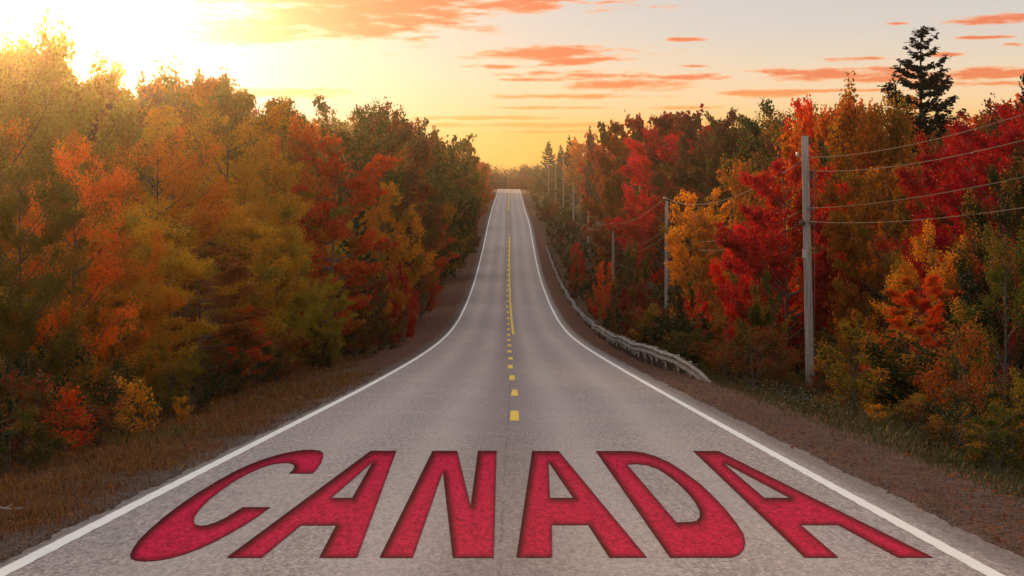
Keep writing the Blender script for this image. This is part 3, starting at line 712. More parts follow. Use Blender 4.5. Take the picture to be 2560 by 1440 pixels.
# ---- left side, hand placed
L = [
 ('plume', 'palegreen', 130, 62, 82, 150, 'tallest pale green tree rising into the sun glow at the upper left'),
 ('plume', 'palegreen', 20, 58, 98, 150, 'pale gold-green tree crown at the far left edge against the white sky'),
 ('maple2', 'palegreen', 215, 66, 180, 150, 'hazy yellow-green tree just right of the tallest pale tree'),
 ('airy', 'twig', 290, 70, 205, 110, 'thin see-through pinkish tree top against the bright sky'),
 ('maple', 'amber', 375, 78, 200, 150, 'rounded bronze crown on the skyline left of the spiky poplars'),
 ('plume', 'olive', 455, 84, 195, 90, 'spiky olive poplar, left one on the left skyline'),
 ('plume', 'olive', 505, 86, 184, 80, 'tallest spiky olive poplar on the left skyline'),
 ('plume', 'olive', 550, 86, 208, 70, 'short pointed olive poplar beside the tallest spiky one'),
 ('maple', 'olive', 610, 95, 232, 110, 'dark olive round crown on the skyline right of the poplars'),
 ('bare', 'twig', 365, 66, 262, 120, 'leafless pinkish-grey twiggy tree above the orange-tipped maple'),
 ('maple2', 'brightorange', 185, 38.5, 338, 170, 'narrow glowing orange maple at the left, brightest of all the orange trees'),
 ('maple2', 'olive', 50, 34, 372, 250, 'tall small-leaved olive tree filling the left edge'),
 ('maple', 'oliveorange', 400, 52, 335, 300, 'broad olive maple with orange top leaves in the middle of the left wood'),
 ('maple', 'olivegold', 560, 60, 250, 290, 'large rounded green-gold maple with a yellow-orange top'),
 ('plume', 'orange', 715, 76, 290, 150, 'upswept yellow-orange maple plumes beside the green-gold maple'),
 ('layered', 'redorange', 830, 74, 345, 200, 'vivid red-orange maple with flat layered branches on the left'),
 ('maple', 'olivegold', 620, 58, 430, 170, 'dull gold-green maple in front of the orange plumes'),
 ('maple', 'green', 850, 112, 256, 190, 'broad green crown on the left skyline above the red-orange maple'),
 ('maple', 'rust', 935, 125, 282, 90, 'rust red crown on the skyline right of the broad green crown'),
 ('airy', 'brown', 960, 120, 268, 60, 'wispy nearly leafless tree top poking above the left skyline'),
 ('spruce', 'deepgreen', 895, 84, 500, 130, 'dark spruce tucked below the layered red-orange maple'),
 ('maple2', 'gold', 958, 98, 462, 80, 'narrow golden-orange tree right of the layered maple'),
 ('maple', 'amber', 965, 132, 370, 130, 'amber-brown maple behind the narrow golden tree'),
 ('plume', 'green', 1030, 172, 292, 60, 'pointed dark green tree, tallest near the road on the left'),
 ('maple', 'green', 1055, 160, 352, 140, 'full green tree below the pointed tree on the left slope'),
 ('maple', 'redorange', 1052, 138, 520, 90, 'red-orange maple low by the left verge below the green tree'),
 ('maple', 'green', 1085, 200, 345, 80, 'green tree on the left slope beyond the full green tree'),
 ('maple', 'olive', 1128, 250, 342, 60, 'olive treetop on the descending left skyline'),
 ('maple', 'amber', 1172, 300, 388, 70, 'amber tree beside the climbing road on the left'),
 ('maple', 'orange', 1192, 380, 402, 60, 'orange tree by the left shoulder near the hilltop'),
 ('maple', 'darkred', 1150, 230, 480, 50, 'small dark red tree half way up the left shoulder'),
 ('maple', 'green', 1120, 205, 420, 80, 'green tree by the left verge half way up the hill'),
 ('layered', 'rust', 500, 47, 620, 330, 'brown-orange spreading tree with low tangled boughs'),
 ('bare', 'twig', 470, 46.5, 640, 110, 'bare lichen-grey branches sticking out of the left thicket'),
 ('maple', 'oliveorange', 300, 41, 560, 240, 'orange-tinged olive tree above the left verge saplings'),
 ('maple', 'yellowgreen', 690, 60, 590, 170, 'bushy yellow-green tree low in the middle of the left wood'),
 ('layered', 'redorange', 600, 52, 770, 150, 'low orange maple with flat sprays over the dark gap'),
 ('maple', 'greenred', 890, 80, 640, 170, 'red and green leaved maple low beside the left verge'),
 ('maple', 'yellowgreen', 800, 66, 690, 160, 'second bushy yellow-green tree, nearer the road than the first'),
]
for r in L: plant(*r)
Ls = [
 ('sapling', 'greenred', 60, 25.5, 930, 190, 'red-leaved maple sapling at the lower left edge'),
 ('sapling', 'redorange', 165, 27.5, 950, 150, 'red-orange maple sapling second from the left edge'),
 ('sapling', 'greenred', 250, 28.5, 1000, 150, 'short red and green sapling between the maple saplings'),
 ('sapling', 'gold', 335, 31, 935, 110, 'slender golden sapling at the edge of the left verge'),
 ('sapling', 'yellow', 455, 36, 990, 50, 'tiny yellow-leaved seedling alone on the left verge'),
 ('bush', 'green', 25, 24, 1010, 200, 'dark green shrub at the foot of the red-leaved sapling'),
 ('bush', 'olive', 420, 40, 860, 150, 'olive shrub behind the slender golden sapling'),
 ('bush', 'deepgreen', 560, 47, 880, 170, 'low dark green shrub where the left verge widens'),
 ('bush', 'rust', 690, 55, 800, 160, 'rust-brown shrub along the left verge'),
 ('bush', 'greenred', 960, 88, 770, 90, 'small red-flecked shrub by the bend of the left verge'),
 ('bush', 'scarlet', 1005, 98, 660, 60, 'deep red shrub at the right end of the left thicket'),
 ('bush', 'deepgreen', 800, 66, 810, 120, 'dark green shrub under the second bushy yellow-green tree'),
]
for r in Ls: plant(*r, cat='shrub' if r[0] != 'sapling' else 'sapling')

# ---- right side, hand placed
Rr = [
 ('spruce', 'spruce', 2306, 88, 82, 400, 'tall black-green spruce towering above the right wood'),
 ('spruce', 'spruce', 2235, 98, 205, 70, 'small dark spruce at the left shoulder of the towering spruce'),
 ('spruce', 'spruce', 2560, 60, 200, 120, 'dark spruce at the right edge of the picture'),
 ('plume', 'orange', 2125, 80, 238, 190, 'big orange maple with flame-like tips behind the tall pole'),
 ('plume', 'amber', 2170, 78, 256, 110, 'amber-orange maple between the tall pole and the towering spruce'),
 ('plume', 'redorange', 2060, 86, 258, 90, 'narrow red-tipped maple top just left of the flame-tipped maple'),
 ('maple', 'scarlet', 1965, 72, 385, 290, 'brilliant red maple behind the tall near pole'),
 ('maple', 'vividcrimson', 1900, 76, 560, 140, 'crimson lower maple growing out of the brilliant red one'),
 ('maple', 'amber', 2210, 68, 420, 260, 'wide rusty-orange tree right of the tall near pole'),
 ('maple', 'crimson', 2440, 54, 320, 280, 'dark crimson maple at the right edge below the wires'),
 ('maple', 'crimson', 2560, 48, 270, 200, 'tall crimson maple crown cut by the right edge'),
 ('airy', 'brown', 2480, 66, 258, 130, 'thin brown tree against the sky near the right edge'),
 ('airy', 'rust', 2425, 70, 300, 100, 'rusty see-through tree between towering spruce and right edge'),
 ('airy', 'gold', 2330, 47, 560, 110, 'yellow-orange boughs glowing in front of the dark crimson maple'),
 ('plume', 'deepgreen', 2520, 42, 390, 90, 'green pine-like tree at the right edge between the wires'),
 ('layered', 'redorange', 2300, 44, 690, 140, 'red-orange low maple under the yellow boughs'),
 ('spruce', 'deepgreen', 2420, 40, 690, 190, 'dark green young spruce low on the right'),
 ('airy', 'green', 2510, 34, 560, 170, 'dark leafy shrub-like tree at the right edge with pale green leaves'),
 ('maple', 'gold', 1760, 118, 480, 170, 'golden-yellow tree right of the second pole'),
 ('airy', 'amber', 1830, 110, 400, 130, 'thin amber tree with bare stems between golden and red trees'),
 ('maple', 'vividcrimson', 1655, 186, 330, 260, 'large deep crimson maple above the second pole'),
 ('maple', 'vividcrimson', 1705, 222, 310, 120, 'scarlet maple top behind the large crimson maple'),
 ('maple', 'rust', 1580, 235, 340, 90, 'rust-brown maple left of the large crimson maple'),
 ('maple', 'scarlet', 1515, 345, 335, 100, 'bright red maple on the skyline left of the crimson maple'),
 ('maple', 'oliveorange', 1462, 430, 345, 70, 'orange and olive tree on the right slope of the hill'),
 ('spruce', 'spruce', 1475, 330, 318, 26, 'thin spire of dark spruce beside the bright red skyline maple'),
 ('spruce', 'spruce', 1372, 560, 356, 60, 'small black spruce by the hilltop on the right'),
 ('spruce', 'spruce', 1423, 440, 344, 44, 'slim dark spruce spire above the row of poles'),
 ('spruce', 'spruce', 1402, 520, 364, 40, 'tiniest dark spruce spire above the row of poles'),
 ('maple', 'rust', 1430, 540, 378, 60, 'small rusty tree behind the hilltop poles'),
 ('maple', 'redorange', 1452, 480, 358, 66, 'small red-orange tree right of the slim dark spruce spire'),
 ('maple', 'green', 1396, 610, 392, 60, 'small green tree at the foot of the black hilltop spruce'),
 ('maple', 'rust', 1585, 210, 292, 70, 'dark rusty crown, high point of the skyline left of centre right'),
 ('maple', 'darkred', 1702, 190, 282, 60, 'dark red crown peeking above the right skyline'),
 ('maple', 'brown', 1780, 160, 300, 130, 'brown bare-looking tree behind the golden tree'),
 ('maple', 'brown', 1880, 150, 285, 140, 'dull brown tree on the right skyline'),
 ('maple', 'green', 1960, 140, 264, 150, 'dark green crown on the right skyline left of the orange maple'),
 ('maple', 'green', 1860, 170, 290, 120, 'olive-dark crown on the skyline above the golden tree'),
 ('airy', 'brown', 1960, 120, 350, 130, 'grey-brown thinning tree left of the tall pole top'),
]
for r in Rr: plant(*r)
Rs = [
 ('bush', 'green', 1920, 60, 680, 150, 'tall dark green willow shrub left of the tall near pole'),
 ('bush', 'deepgreen', 1705, 82, 700, 90, 'dark green shrub at the foot of the second pole'),
 ('loose', 'scarlet', 1812, 63, 790, 70, 'small bright red shrub above the near end of the guardrail'),
 ('bush', 'deepgreen', 1750, 66, 830, 130, 'dark green shrub right behind the near end of the guardrail'),
 ('loose', 'scarlet', 1730, 82, 720, 90, 'loose red shrub between second pole and red maple'),
 ('bush', 'amber', 2140, 54, 780, 140, 'amber-brown shrub right of the tall near pole'),
 ('bush', 'redorange', 2220, 44, 820, 90, 'red-orange shrub low on the right bank'),
 ('bush', 'deepgreen', 2330, 38, 870, 170, 'dark green shrub low on the right bank below the red-orange maple'),
 ('loose', 'greenred', 2130, 46, 900, 120, 'dark shrub with scattered red leaves near the right grass edge'),
 ('sapling', 'yellow', 2190, 37, 1010, 60, 'little yellow sapling at the edge of the right grass'),
 ('loose', 'olive', 2280, 35, 980, 170, 'olive-brown shrub at the edge of the right grass'),
 ('bush', 'deepgreen', 2440, 30, 960, 240, 'large shadowy green shrub at the lower right'),
 ('loose', 'rust', 2400, 33, 800, 180, 'rust-flecked shrub in front of the young spruce'),
 ('bush', 'green', 2530, 27, 1010, 200, 'green shrub at the lower right edge'),
 ('loose', 'redorange', 1510, 125, 655, 70, 'orange-red loose shrub beside the third pole'),
 ('bush', 'green', 1585, 150, 600, 80, 'light green shrub between the second and third poles'),
 ('bush', 'darkred', 1590, 100, 700, 110, 'dark maroon shrub behind the guardrail'),
 ('loose', 'scarlet', 1447, 180, 605, 34, 'small red shrub beside the far part of the guardrail'),
 ('bush', 'green', 1508, 215, 575, 50, 'round mid-green shrub left of the third pole'),
 ('bush', 'olive', 1640, 86, 760, 120, 'olive shrub behind the middle of the guardrail'),
 ('loose', 'rust', 2060, 54, 905, 90, 'rust-coloured shrub at the foot of the tall near pole'),
 ('bush', 'green', 1950, 53, 880, 110, 'low green shrub right of the guardrail end'),
]
for r in Rs: plant(*r, cat='shrub' if r[0] != 'sapling' else 'sapling')

for i, (px, Z, top, w, pal, lab) in enumerate([
 (2230, 41, 905, 150, 'deepgreen', 'dark shrub right below the tall near pole on the bank'), (2300, 34, 1000, 170, 'deepgreen', 'low dark shrub at the edge of the right grass below the rust-flecked shrub'),
 (2400, 28, 1010, 240, 'deepgreen', 'broad dark green shrub near the lower right edge'), (2490, 24.5, 1040, 260, 'green', 'leafy dark shrub nearest the camera on the right'),
 (2170, 47, 880, 120, 'green', 'small dark green shrub between the near pole and the right grass'), (2095, 52, 880, 90, 'deepgreen', 'dark shrub hugging the right side of the near pole foot'),
 (1860, 58, 830, 120, 'deepgreen', 'dark shrub left of the tall willow shrub'), (110, 29, 960, 220, 'deepgreen', 'dark green shrub behind the red-orange sapling on the left'),
 (300, 34, 905, 200, 'deepgreen', 'dark shrub behind the slender golden sapling'), (0, 26, 880, 240, 'deepgreen', 'dark shrub cut by the left edge of the picture'),
 (480, 41, 890, 160, 'deepgreen', 'low dark shrub behind the tiny yellow seedling'), (640, 52, 850, 150, 'deepgreen', 'low dark shrub under the orange sprays on the left')]):
    plant('loose' if i % 3 else 'bush', pal, px, Z, top, w, lab, 'shrub')
# ---- filling rows of the wood; their tops follow the skyline of the photo
SILX = [-400, 0, 130, 200, 260, 330, 410, 500, 560, 640, 720, 850, 960, 1040, 1100, 1160, 1200, 1240, 1330, 1375, 1420, 1480, 1560, 1700, 1800, 1900, 2040, 2150, 2230, 2330, 2420, 2500, 2560, 3000]
SILY = [140, 110, 120, 190, 215, 215, 215, 215, 225, 255, 285, 290, 308, 322, 358, 376, 400, 410, 408, 402, 392, 368, 330, 310, 318, 300, 280, 255, 265, 290, 300, 270, 250, 200]
PW = {'olive': 'olive', 'gold': 'golden', 'green': 'green', 'amber': 'amber', 'rust': 'rust-brown', 'orange': 'orange', 'oliveorange': 'olive and orange', 'redorange': 'red-orange', 'brown': 'dull brown', 'scarlet': 'scarlet', 'crimson': 'crimson', 'darkred': 'dark red', 'deepgreen': 'dark green', 'olivegold': 'gold-green', 'greenred': 'red-flecked green', 'yellowgreen': 'yellow-green'}
STOP = set('at on with rising in left beside behind above the just against by below and of near low half filling between its right under foot tallest one cut small tall poking growing out a to up is far'.split())
def near_name(px, Z, side):
    cand = [(abs(q[0] - px) + abs(q[1] - Z) * .25, q) for q in HAND if (q[0] < 1280) == (side < 0)]
    return min(cand)[1]
HAND = list(PLACED)
def auto_label(word, px, Z, side, row, what):
    q = near_name(px, Z, side); lab = q[2]
    w = lab.replace(',', '').split()[:6]
    while w[-1] in STOP: w.pop()
    short = ' '.join(w)
    rel = 'behind' if Z > q[1] * 1.06 else ('in front of' if Z < q[1] * .94 else ('left of' if px < q[0] else 'right of'))
    return f'{word} {what} {rel} the {short}'
fill = []
def rows():
    for side in (-1, 1):
        for row, (d, zs) in enumerate(((6.6 if side < 0 else 14.0, .115), (12.5 if side < 0 else 18.5, .10), (20.5 if side < 0 else 25.5, .105))):
            Z = 30 + row * 4 + (3 if side > 0 else 0)
            while Z < 640:
                z = Z * RND.uniform(.985, 1.02); dd = d + RND.uniform(-1.3, 1.3) + (row > 0) * Z * .006
                X = (edge_l(z) - dd) if side < 0 else (edge_r(z) + dd)
                px = 1280 + F * X / z
                if -450 < px < 3300 and not (1550 < px < 1770 and 122 < z < 208): fill.append((side, row, float(X), z, px))
                Z += max(4.2, Z * zs)
rows()
for (side, row, X, z, px) in fill:
    sil = float(np.interp(px, SILX, SILY)); g = gz(X, z)
    if row == 0: top = sil + RND.uniform(.35, .62) * (HY - g * F / z - sil)
    elif row == 1: top = sil + RND.uniform(.10, .30) * (HY - g * F / z - sil)
    else: top = sil + RND.uniform(0, 22)
    H = (HY - top) * z / F - g; H = min(H, {0: 8.5, 1: 12.5, 2: 17}[row]); H = max(H, 3.5)
    Wd = min(max(H * RND.uniform(.7, 1.05), 4.2), 10.5)
    if side > 0 and row == 0: Wd = min(Wd, 5.0)
    if side < 0: pal = RND.choice(['olive', 'olivegold', 'yellowgreen', 'amber', 'oliveorange', 'oliveorange', 'olivegold', 'orange', 'gold'] if z < 110 else ['green', 'amber', 'rust', 'orange', 'olive', 'redorange', 'olive', 'green'])
    else: pal = RND.choice(['brown', 'rust', 'green', 'amber', 'darkred', 'crimson', 'brown', 'olive', 'redorange'] if z < 260 else ['rust', 'green', 'redorange', 'brown', 'olive', 'amber', 'green'])
    kind = RND.choice(['maple', 'maple', 'maple2', 'maple', 'airy', 'plume'] if row else ['maple', 'maple2', 'airy', 'layered'])
    lab = auto_label(PW[pal], px, z, side, row, 'tree')
    plant_at(kind, pal, X, z, H, Wd, lab, 'tree', 'trees filling the wood on the %s of the road' % ('left' if side < 0 else 'right'))
# shrub edge
for side in (-1, 1):
    Z = 24.0 if side < 0 else 25.0
    while Z < 560:
        for rep in range(2 if side < 0 else 4):
            z = Z * RND.uniform(.97, 1.03); d = (4.9 if side < 0 else 3.2) + rep * 1.9 + RND.uniform(-.4, .5) + (side > 0) * 1.5 * (z < 50)
            X = float((edge_l(z) - d) if side < 0 else (edge_r(z) + d)); px = 1280 + F * X / z
            if not -400 < px < 3100 or (abs(px - 2028) < 75 and 38 < z < 66): continue
            pal = RND.choice(['deepgreen', 'green', 'rust', 'greenred', 'deepgreen', 'olive', 'deepgreen'] if side < 0 else ['green', 'deepgreen', 'rust', 'greenred', 'deepgreen', 'deepgreen', 'green', 'deepgreen', 'olive'])
            H = RND.uniform(1.1, 2.2) + rep * (.8 if side < 0 else .1)
            plant_at(RND.choice(['bush', 'loose', 'bush']), pal, X, z, H, H * RND.uniform(.95, 1.4), auto_label(PW[pal], px, z, side, rep, 'shrub'), 'shrub', 'shrubs along the %s edge of the wood' % ('left' if side < 0 else 'right'))
        Z += max(1.9, Z * (.075 if side < 0 else .085))

# ---- the far wood beyond the hilltop, one mass
def far_wood():
    rng = np.random.default_rng(4); Vs, Fs, T, Vl = [], [], [], []; n0 = 0
    for i in range(210):
        z = rng.uniform(670, 980); px = rng.uniform(1130, 1480); 
        if i > 120: z = rng.uniform(330, 640); px = 1280 + (F / z) * (rng.uniform(26, 60) * (1 if rng.random() < .5 else -1))
        X = at(px, z)
        if 660 < z < 800 and abs(X - (edge_l(z) + 3.4)) < 4: X += 9
        g = gz(X, z); sil = float(np.interp(px, SILX, SILY))
        H = (HY - (sil + rng.uniform(0, 25))) * z / F - g
        if z > 660: H *= rng.uniform(.88, 1.04)
        H = float(np.clip(H, 5, 24)); rad = rng.uniform(3.0, 5.0); n = 900
        u = unit(rng.normal(size=(n, 3))) * (rng.random((n, 1)) ** .4)
        cone = rng.random() < .25
        c = u * np.array([rad, rad, H * .46]); c[:, 2] += H * .54
        if cone: c[:, :2] *= np.clip(1.15 - c[:, 2:3] / H, .1, 1) * .8
        c += np.array([X, z, g]) + rng.normal(size=(n, 3)) * .4
        V, Fq = leaf_faces(c, .62 if z > 600 else .5, rng)
        Vs.append(V); Fs.append(Fq + n0); n0 += len(V)
        T.append(np.full(n, i % 8 if not cone else 3) + rng.random(n) * .2); Vl.append(rng.random(n))
    me = mesh_np('distant_wood', np.concatenate(Vs), np.concatenate(Fs), {'tint': ('FACE', np.concatenate(T)), 'val': ('FACE', np.concatenate(Vl))})
    m, t, b, o = new_mat('distant_foliage')
    k = attr(t, 'tint').outputs['Fac']
    col = ramp_n(t, math_n(t, 'DIVIDE', k, 8.2), [(0, (.30, .09, .016)), (.12, (.42, .12, .015)), (.25, (.16, .06, .02)), (.37, (.035, .05, .015)), (.5, (.10, .10, .015)), (.62, (.36, .06, .014)), (.75, (.06, .085, .015)), (.87, (.24, .10, .02))], 'CONSTANT')
    v = attr(t, 'val').outputs['Fac']
    t.links.new(mix_n(t, math_n(t, 'MULTIPLY', v, .4), col, (.05, .03, .012)), b.inputs['Base Color']); b.inputs['Roughness'].default_value = .8
    o2 = link('distant_wood', me, mat=m); tag(o2, 'mixed rust, orange and green wood beyond the hilltop and far slopes', 'wood', kind='stuff')
far_wood()

# ------------------------------------------------------------------ utility poles
def pole_shaft(H, r0=.16, r1=.115, lean=(0, 0)):
    m = MB(); n = 9
    m.tube([(lean[0] * t, lean[1] * t, -.5 + (H + .5) * t) for t in np.linspace(0, 1, n)], [r0 + (r1 - r0) * t for t in np.linspace(0, 1, n)], 14)
    return m.mesh('shaft', True)
def make_pole(X, Z, topz, label, near=False, trans=False, lean=(0, 0), pin=True):
    g = gz(X, Z); H = topz - g
    root = empty('utility_pole', (X, Z, g)); tag(root, label, 'utility pole', 'wooden poles along the right side of the road')
    link('shaft', pole_shaft(H, lean=lean), root, M_POLE)
    def ins(dx, z, k=1.0, side=True):
        m = MB(); m.lathe((dx, 0, z), [(.02 * k, -.08), (.055 * k, -.06), (.035 * k, -.03), (.065 * k, 0), (.035 * k, .03), (.05 * k, .06), (.02 * k, .08)], 12)
        link('insulator', m.mesh('insulator', True), root, M_PORC)
        if side:
            b = MB(); b.box((dx / 2, 0, z - .07), (abs(dx) + .05, .03, .025)); link('bracket', b.mesh('bracket'), root, M_STEEL)
    if pin:
        m = MB(); m.tube([(lean[0] - .10, -.14, H - .35), (lean[0] - .12, -.14, H + .18)], .022, 8); link('pin', m.mesh('pin', True), root, M_STEEL)
        m = MB(); m.lathe((lean[0] - .12, -.14, H + .24), [(.05, -.06), (.10, -.03), (.06, .0), (.12, .02), (.05, .06)], 12); link('insulator', m.mesh('insulator', True), root, M_PORC)
    if near:
        ins(lean[0] * .9 - .28, H - .63); ins(lean[0] * .9 + .02, H - .73 + .0, 1.1, False)
        for dz in (-2.47, -2.92):
            m = MB(); m.box((.0, -.16, H + dz), (.10, .12, .16), .02); link('clamp', m.mesh('clamp'), root, M_POST)
        m = MB(); m.lathe((-.30, -.10, H - 2.98), [(.03, -.10), (.085, -.06), (.10, 0), (.085, .06), (.03, .10)], 10, 'X'); link('splice_box', m.mesh('splice_box', True), root, M_POST)
        m = MB(); m.box((-.22, -.05, H - 4.05), (.13, .13, .26), .02); m.box((-.22, -.05, H - 3.90), (.17, .17, .03), .02); link('meter_box', m.mesh('meter_box'), root, M_PORC)
        m = MB()
        m.box((.01, -.17, H - 1.35), (.12, .01, .30))
        link('number_plate', m.mesh('number_plate'), root, M_POST)
        m = MB()
        m.tube([(.13, -.07, .2), (.12, -.07, H * .5), (.10, -.07, H - 1.0)], .012, 6); link('ground_wire', m.mesh('ground_wire', True), root, M_CABLE)
    if trans:
        m = MB(); m.lathe((-.36, 0, H - 1.5), [(.05, -.55), (.24, -.5), (.24, .4), (.2, .5), (.05, .55)], 16); link('transformer', m.mesh('transformer', True), root, M_PORC)
    return root
POLES = [(10.2, -4, 5.6, None), (10.22, 65, 3.56, 'near'), (11.15, 137, 2.8, ''), (10.4, 195, 1.45, ''), (10.45, 261, 3.85, ''), (10.5, 325, 9.4, ''), (10.4, 385, 16.45, ''), (10.5, 457, 19.1, ''), (10.5, 545, 22.8, 't'), (10.5, 600, 26.2, '')]
names = ['', 'tall grey wooden pole standing nearest on the right with four wires', 'second grey pole along the right bank, beside the golden tree',
         'third pole from the right, its foot in green shrubs', 'fourth pole from the right, short above the shrubs', 'fifth pole from the right, foot hidden by red leaves',
         'tall pole, rightmost of the cluster of tall poles near the hilltop', 'pole second from the right in the tall cluster near the hilltop', 'pole with a grey transformer can in the hilltop cluster', 'leftmost and tallest-looking pole of the hilltop cluster']
for (x, z, tz, k), nm in zip(POLES, names):
    if k is None: continue
    make_pole(x, z, tz, nm, near=(k == 'near'), trans=(k == 't'), lean=(-.20, 0) if k == 'near' else (0, 0), pin=(k != 'near'))
for i, (px, z, top, nm) in enumerate([(1351, 690, 427, 'faint thin pole just left of the hilltop cluster'), (1345, 735, 424, 'second faint pole left of the hilltop cluster'), (1338.5, 790, 420, 'third faint pole left of the hilltop cluster'),
                              (1333, 850, 410, 'tallest faint pole beyond the hilltop'), (1323, 900, 420, 'leftmost faint pole in the row beyond the hilltop'), (1270, 760, 415, 'lone pole standing straight beyond the end of the road')]):
    make_pole(at(px, z), z, (HY - top) * z / F, nm, pin=True)
# wires
def sagline(a, b, sag, n=26):
    return [(a[0] + (b[0] - a[0]) * t, a[1] + (b[1] - a[1]) * t, a[2] + (b[2] - a[2]) * t - 4 * sag * t * (1 - t)) for t in np.linspace(0, 1, n)]
def wire(label, offs0, offs1, offs, last, mat, dx=0, r=.009, sag0=1.35):
    m = MB()
    for i in range(last):
        A, B = POLES[i], POLES[i + 1]
        oa = offs0 if i == 0 else (offs1 if i == 1 else offs); ob = offs1 if i == 0 else offs
        L_ = B[1] - A[1]
        m.tube(sagline((A[0] + dx, A[1], A[2] + oa), (B[0] + dx, B[1], B[2] + ob), sag0 if i == 0 else 1.0 * (L_ / 65) ** 2 * .8), r if i == 0 else r * 1.9, 5)
    o = link('overhead_wire', m.mesh('overhead_wire', True), None, mat); tag(o, label, 'wire', 'overhead wires along the right side')
wire('topmost pale overhead wire, running on from pole to pole up the hill', -.4, -.73, .26, 9, M_CABLE, dx=-.1)
wire('second pale wire from the top, ending at the tall near pole', -.9, -1.19, -1.1, 1, M_CABLE, dx=.02)
wire('upper of the two dark low wires on the tall near pole', -2.1, -2.47, -2.1, 9, M_DCABLE, dx=-.14, r=.011, sag0=.85)
wire('lowest dark overhead wire fixed to the tall near pole', -2.7, -2.92, -2.6, 9, M_DCABLE, dx=-.14, r=.012, sag0=.95)

# ------------------------------------------------------------------ guardrail
def build_rail():
    ctrl = [(5.35, 49.6, -.10), (5.15, 51.2, .22), (4.88, 53, .46), (4.62, 56, .62), (4.42, 59, .68), (4.32, 64, .69), (4.30, 74, .70), (4.35, 86, .70), (4.52, 100, .70), (4.62, 118, .70), (4.66, 150, .70), (4.66, 190, .70), (4.62, 225, .68), (4.56, 252, .66)]
    ys = np.concatenate([np.arange(49.6, 120, .6), np.arange(120, 252.5, 1.5)])
    cx = np.interp(ys, [c[1] for c in ctrl], [c[0] for c in ctrl]); ch = np.interp(ys, [c[1] for c in ctrl], [c[2] for c in ctrl])
    cx = cx + .05 * np.sin(ys * .35) * np.interp(ys, [55, 70], [0, 1]) + .03 * np.sin(ys * .83); hz = ch + .022 * np.sin(ys * .52 + 1) + .012 * np.sin(ys * 1.4)
    prof = [(.0, .0), (.012, -.012), (-.045, -.035), (-.075, -.065), (-.075, -.085), (-.03, -.125), (.0, -.145), (.0, -.165), (-.03, -.185), (-.075, -.225), (-.075, -.245), (-.045, -.275), (.012, -.298), (.0, -.31)]
    n = len(prof); V = []; gx = []
    gzv = ground(cx, ys)
    for i in range(len(ys)):
        for (a, b) in prof: V.append((cx[i] + a, ys[i] - 50, gzv[i] + hz[i] + b))
    m = len(ys); Fq = [(i * n + j, i * n + j + 1, (i + 1) * n + j + 1, (i + 1) * n + j) for i in range(m - 1) for j in range(n - 1)]
    V2 = [(x + .006, y, z) for x, y, z in V]; o = len(V); Fq += [tuple(o + k for k in q[::-1]) for q in Fq[:]]
    Fq += [(j, o + j, o + j + 1, j + 1) for j in range(n - 1)]
    g0 = 0
    root = empty('guardrail', (0, 50, 0)); tag(root, 'wavy grey steel guardrail on dark posts curving along the right shoulder', 'guardrail')
    me = bpy.data.meshes.new('rail'); me.from_pydata(V + V2, [], Fq); me.update(); me.polygons.foreach_set('use_smooth', [True] * len(me.polygons))
    link('rail', me, root, M_STEEL)
    yj = 55.1
    while yj < 112:                                     # lap joints with bolt heads
        m = MB(); sec = []
        for yq in (yj - .17, yj + .17):
            xq = float(np.interp(yq, ys, cx)); hq = float(np.interp(yq, ys, gzv + hz)); sec.append([(xq + a - .009, yq - 50, hq + b) for (a, b) in prof])
        m.add(sec[0] + sec[1], [(j, j + 1, n + j + 1, n + j) for j in range(n - 1)])
        j_ = link('splice_plate', m.mesh('splice_plate'), root, M_SPLICE)
        for dy in (-.1, .1):
            for b in (-.05, -.26):
                k = MB(); k.lathe((float(np.interp(yj, ys, cx)) - .075, yj + dy - 50, float(np.interp(yj + dy, ys, gzv + hz)) + b), [(.022, -.012), (.022, .0), (.012, .012)], 8, 'X')
                link('bolt', k.mesh('bolt'), j_, M_POST)
        yj += 3.8
    pm = MB(); pm.box((0, 0, 0), (.17, .19, 1.0), .02); pme = pm.mesh('post')
    bm_ = MB(); bm_.box((0, 0, 0), (.13, .15, .34), .015); bme = bm_.mesh('spacer_block')
    lm = MB(); lm.box((0, 0, 0), (.03, .09, .12), .01); lme = lm.mesh('reflector')
    y = 53.2
    while y < 251:
        x = float(np.interp(y, ys, cx)); h = float(np.interp(y, ys, hz)); g = gz(x, y)
        p = link('post', pme, root, M_POST); p.location = (x + .26, y - 50, g + h - .60)
        b = link('spacer_block', bme, p, M_BLOCK); b.location = (-.16, 0, .60 - .19)
        if y < 125:
            r = link('reflector', lme, p, M_PORC); r.location = (-.145, -.06, .60 - .42)
        y += 2.1 if y < 90 else (3.8 if y < 150 else 5.0)
build_rail()

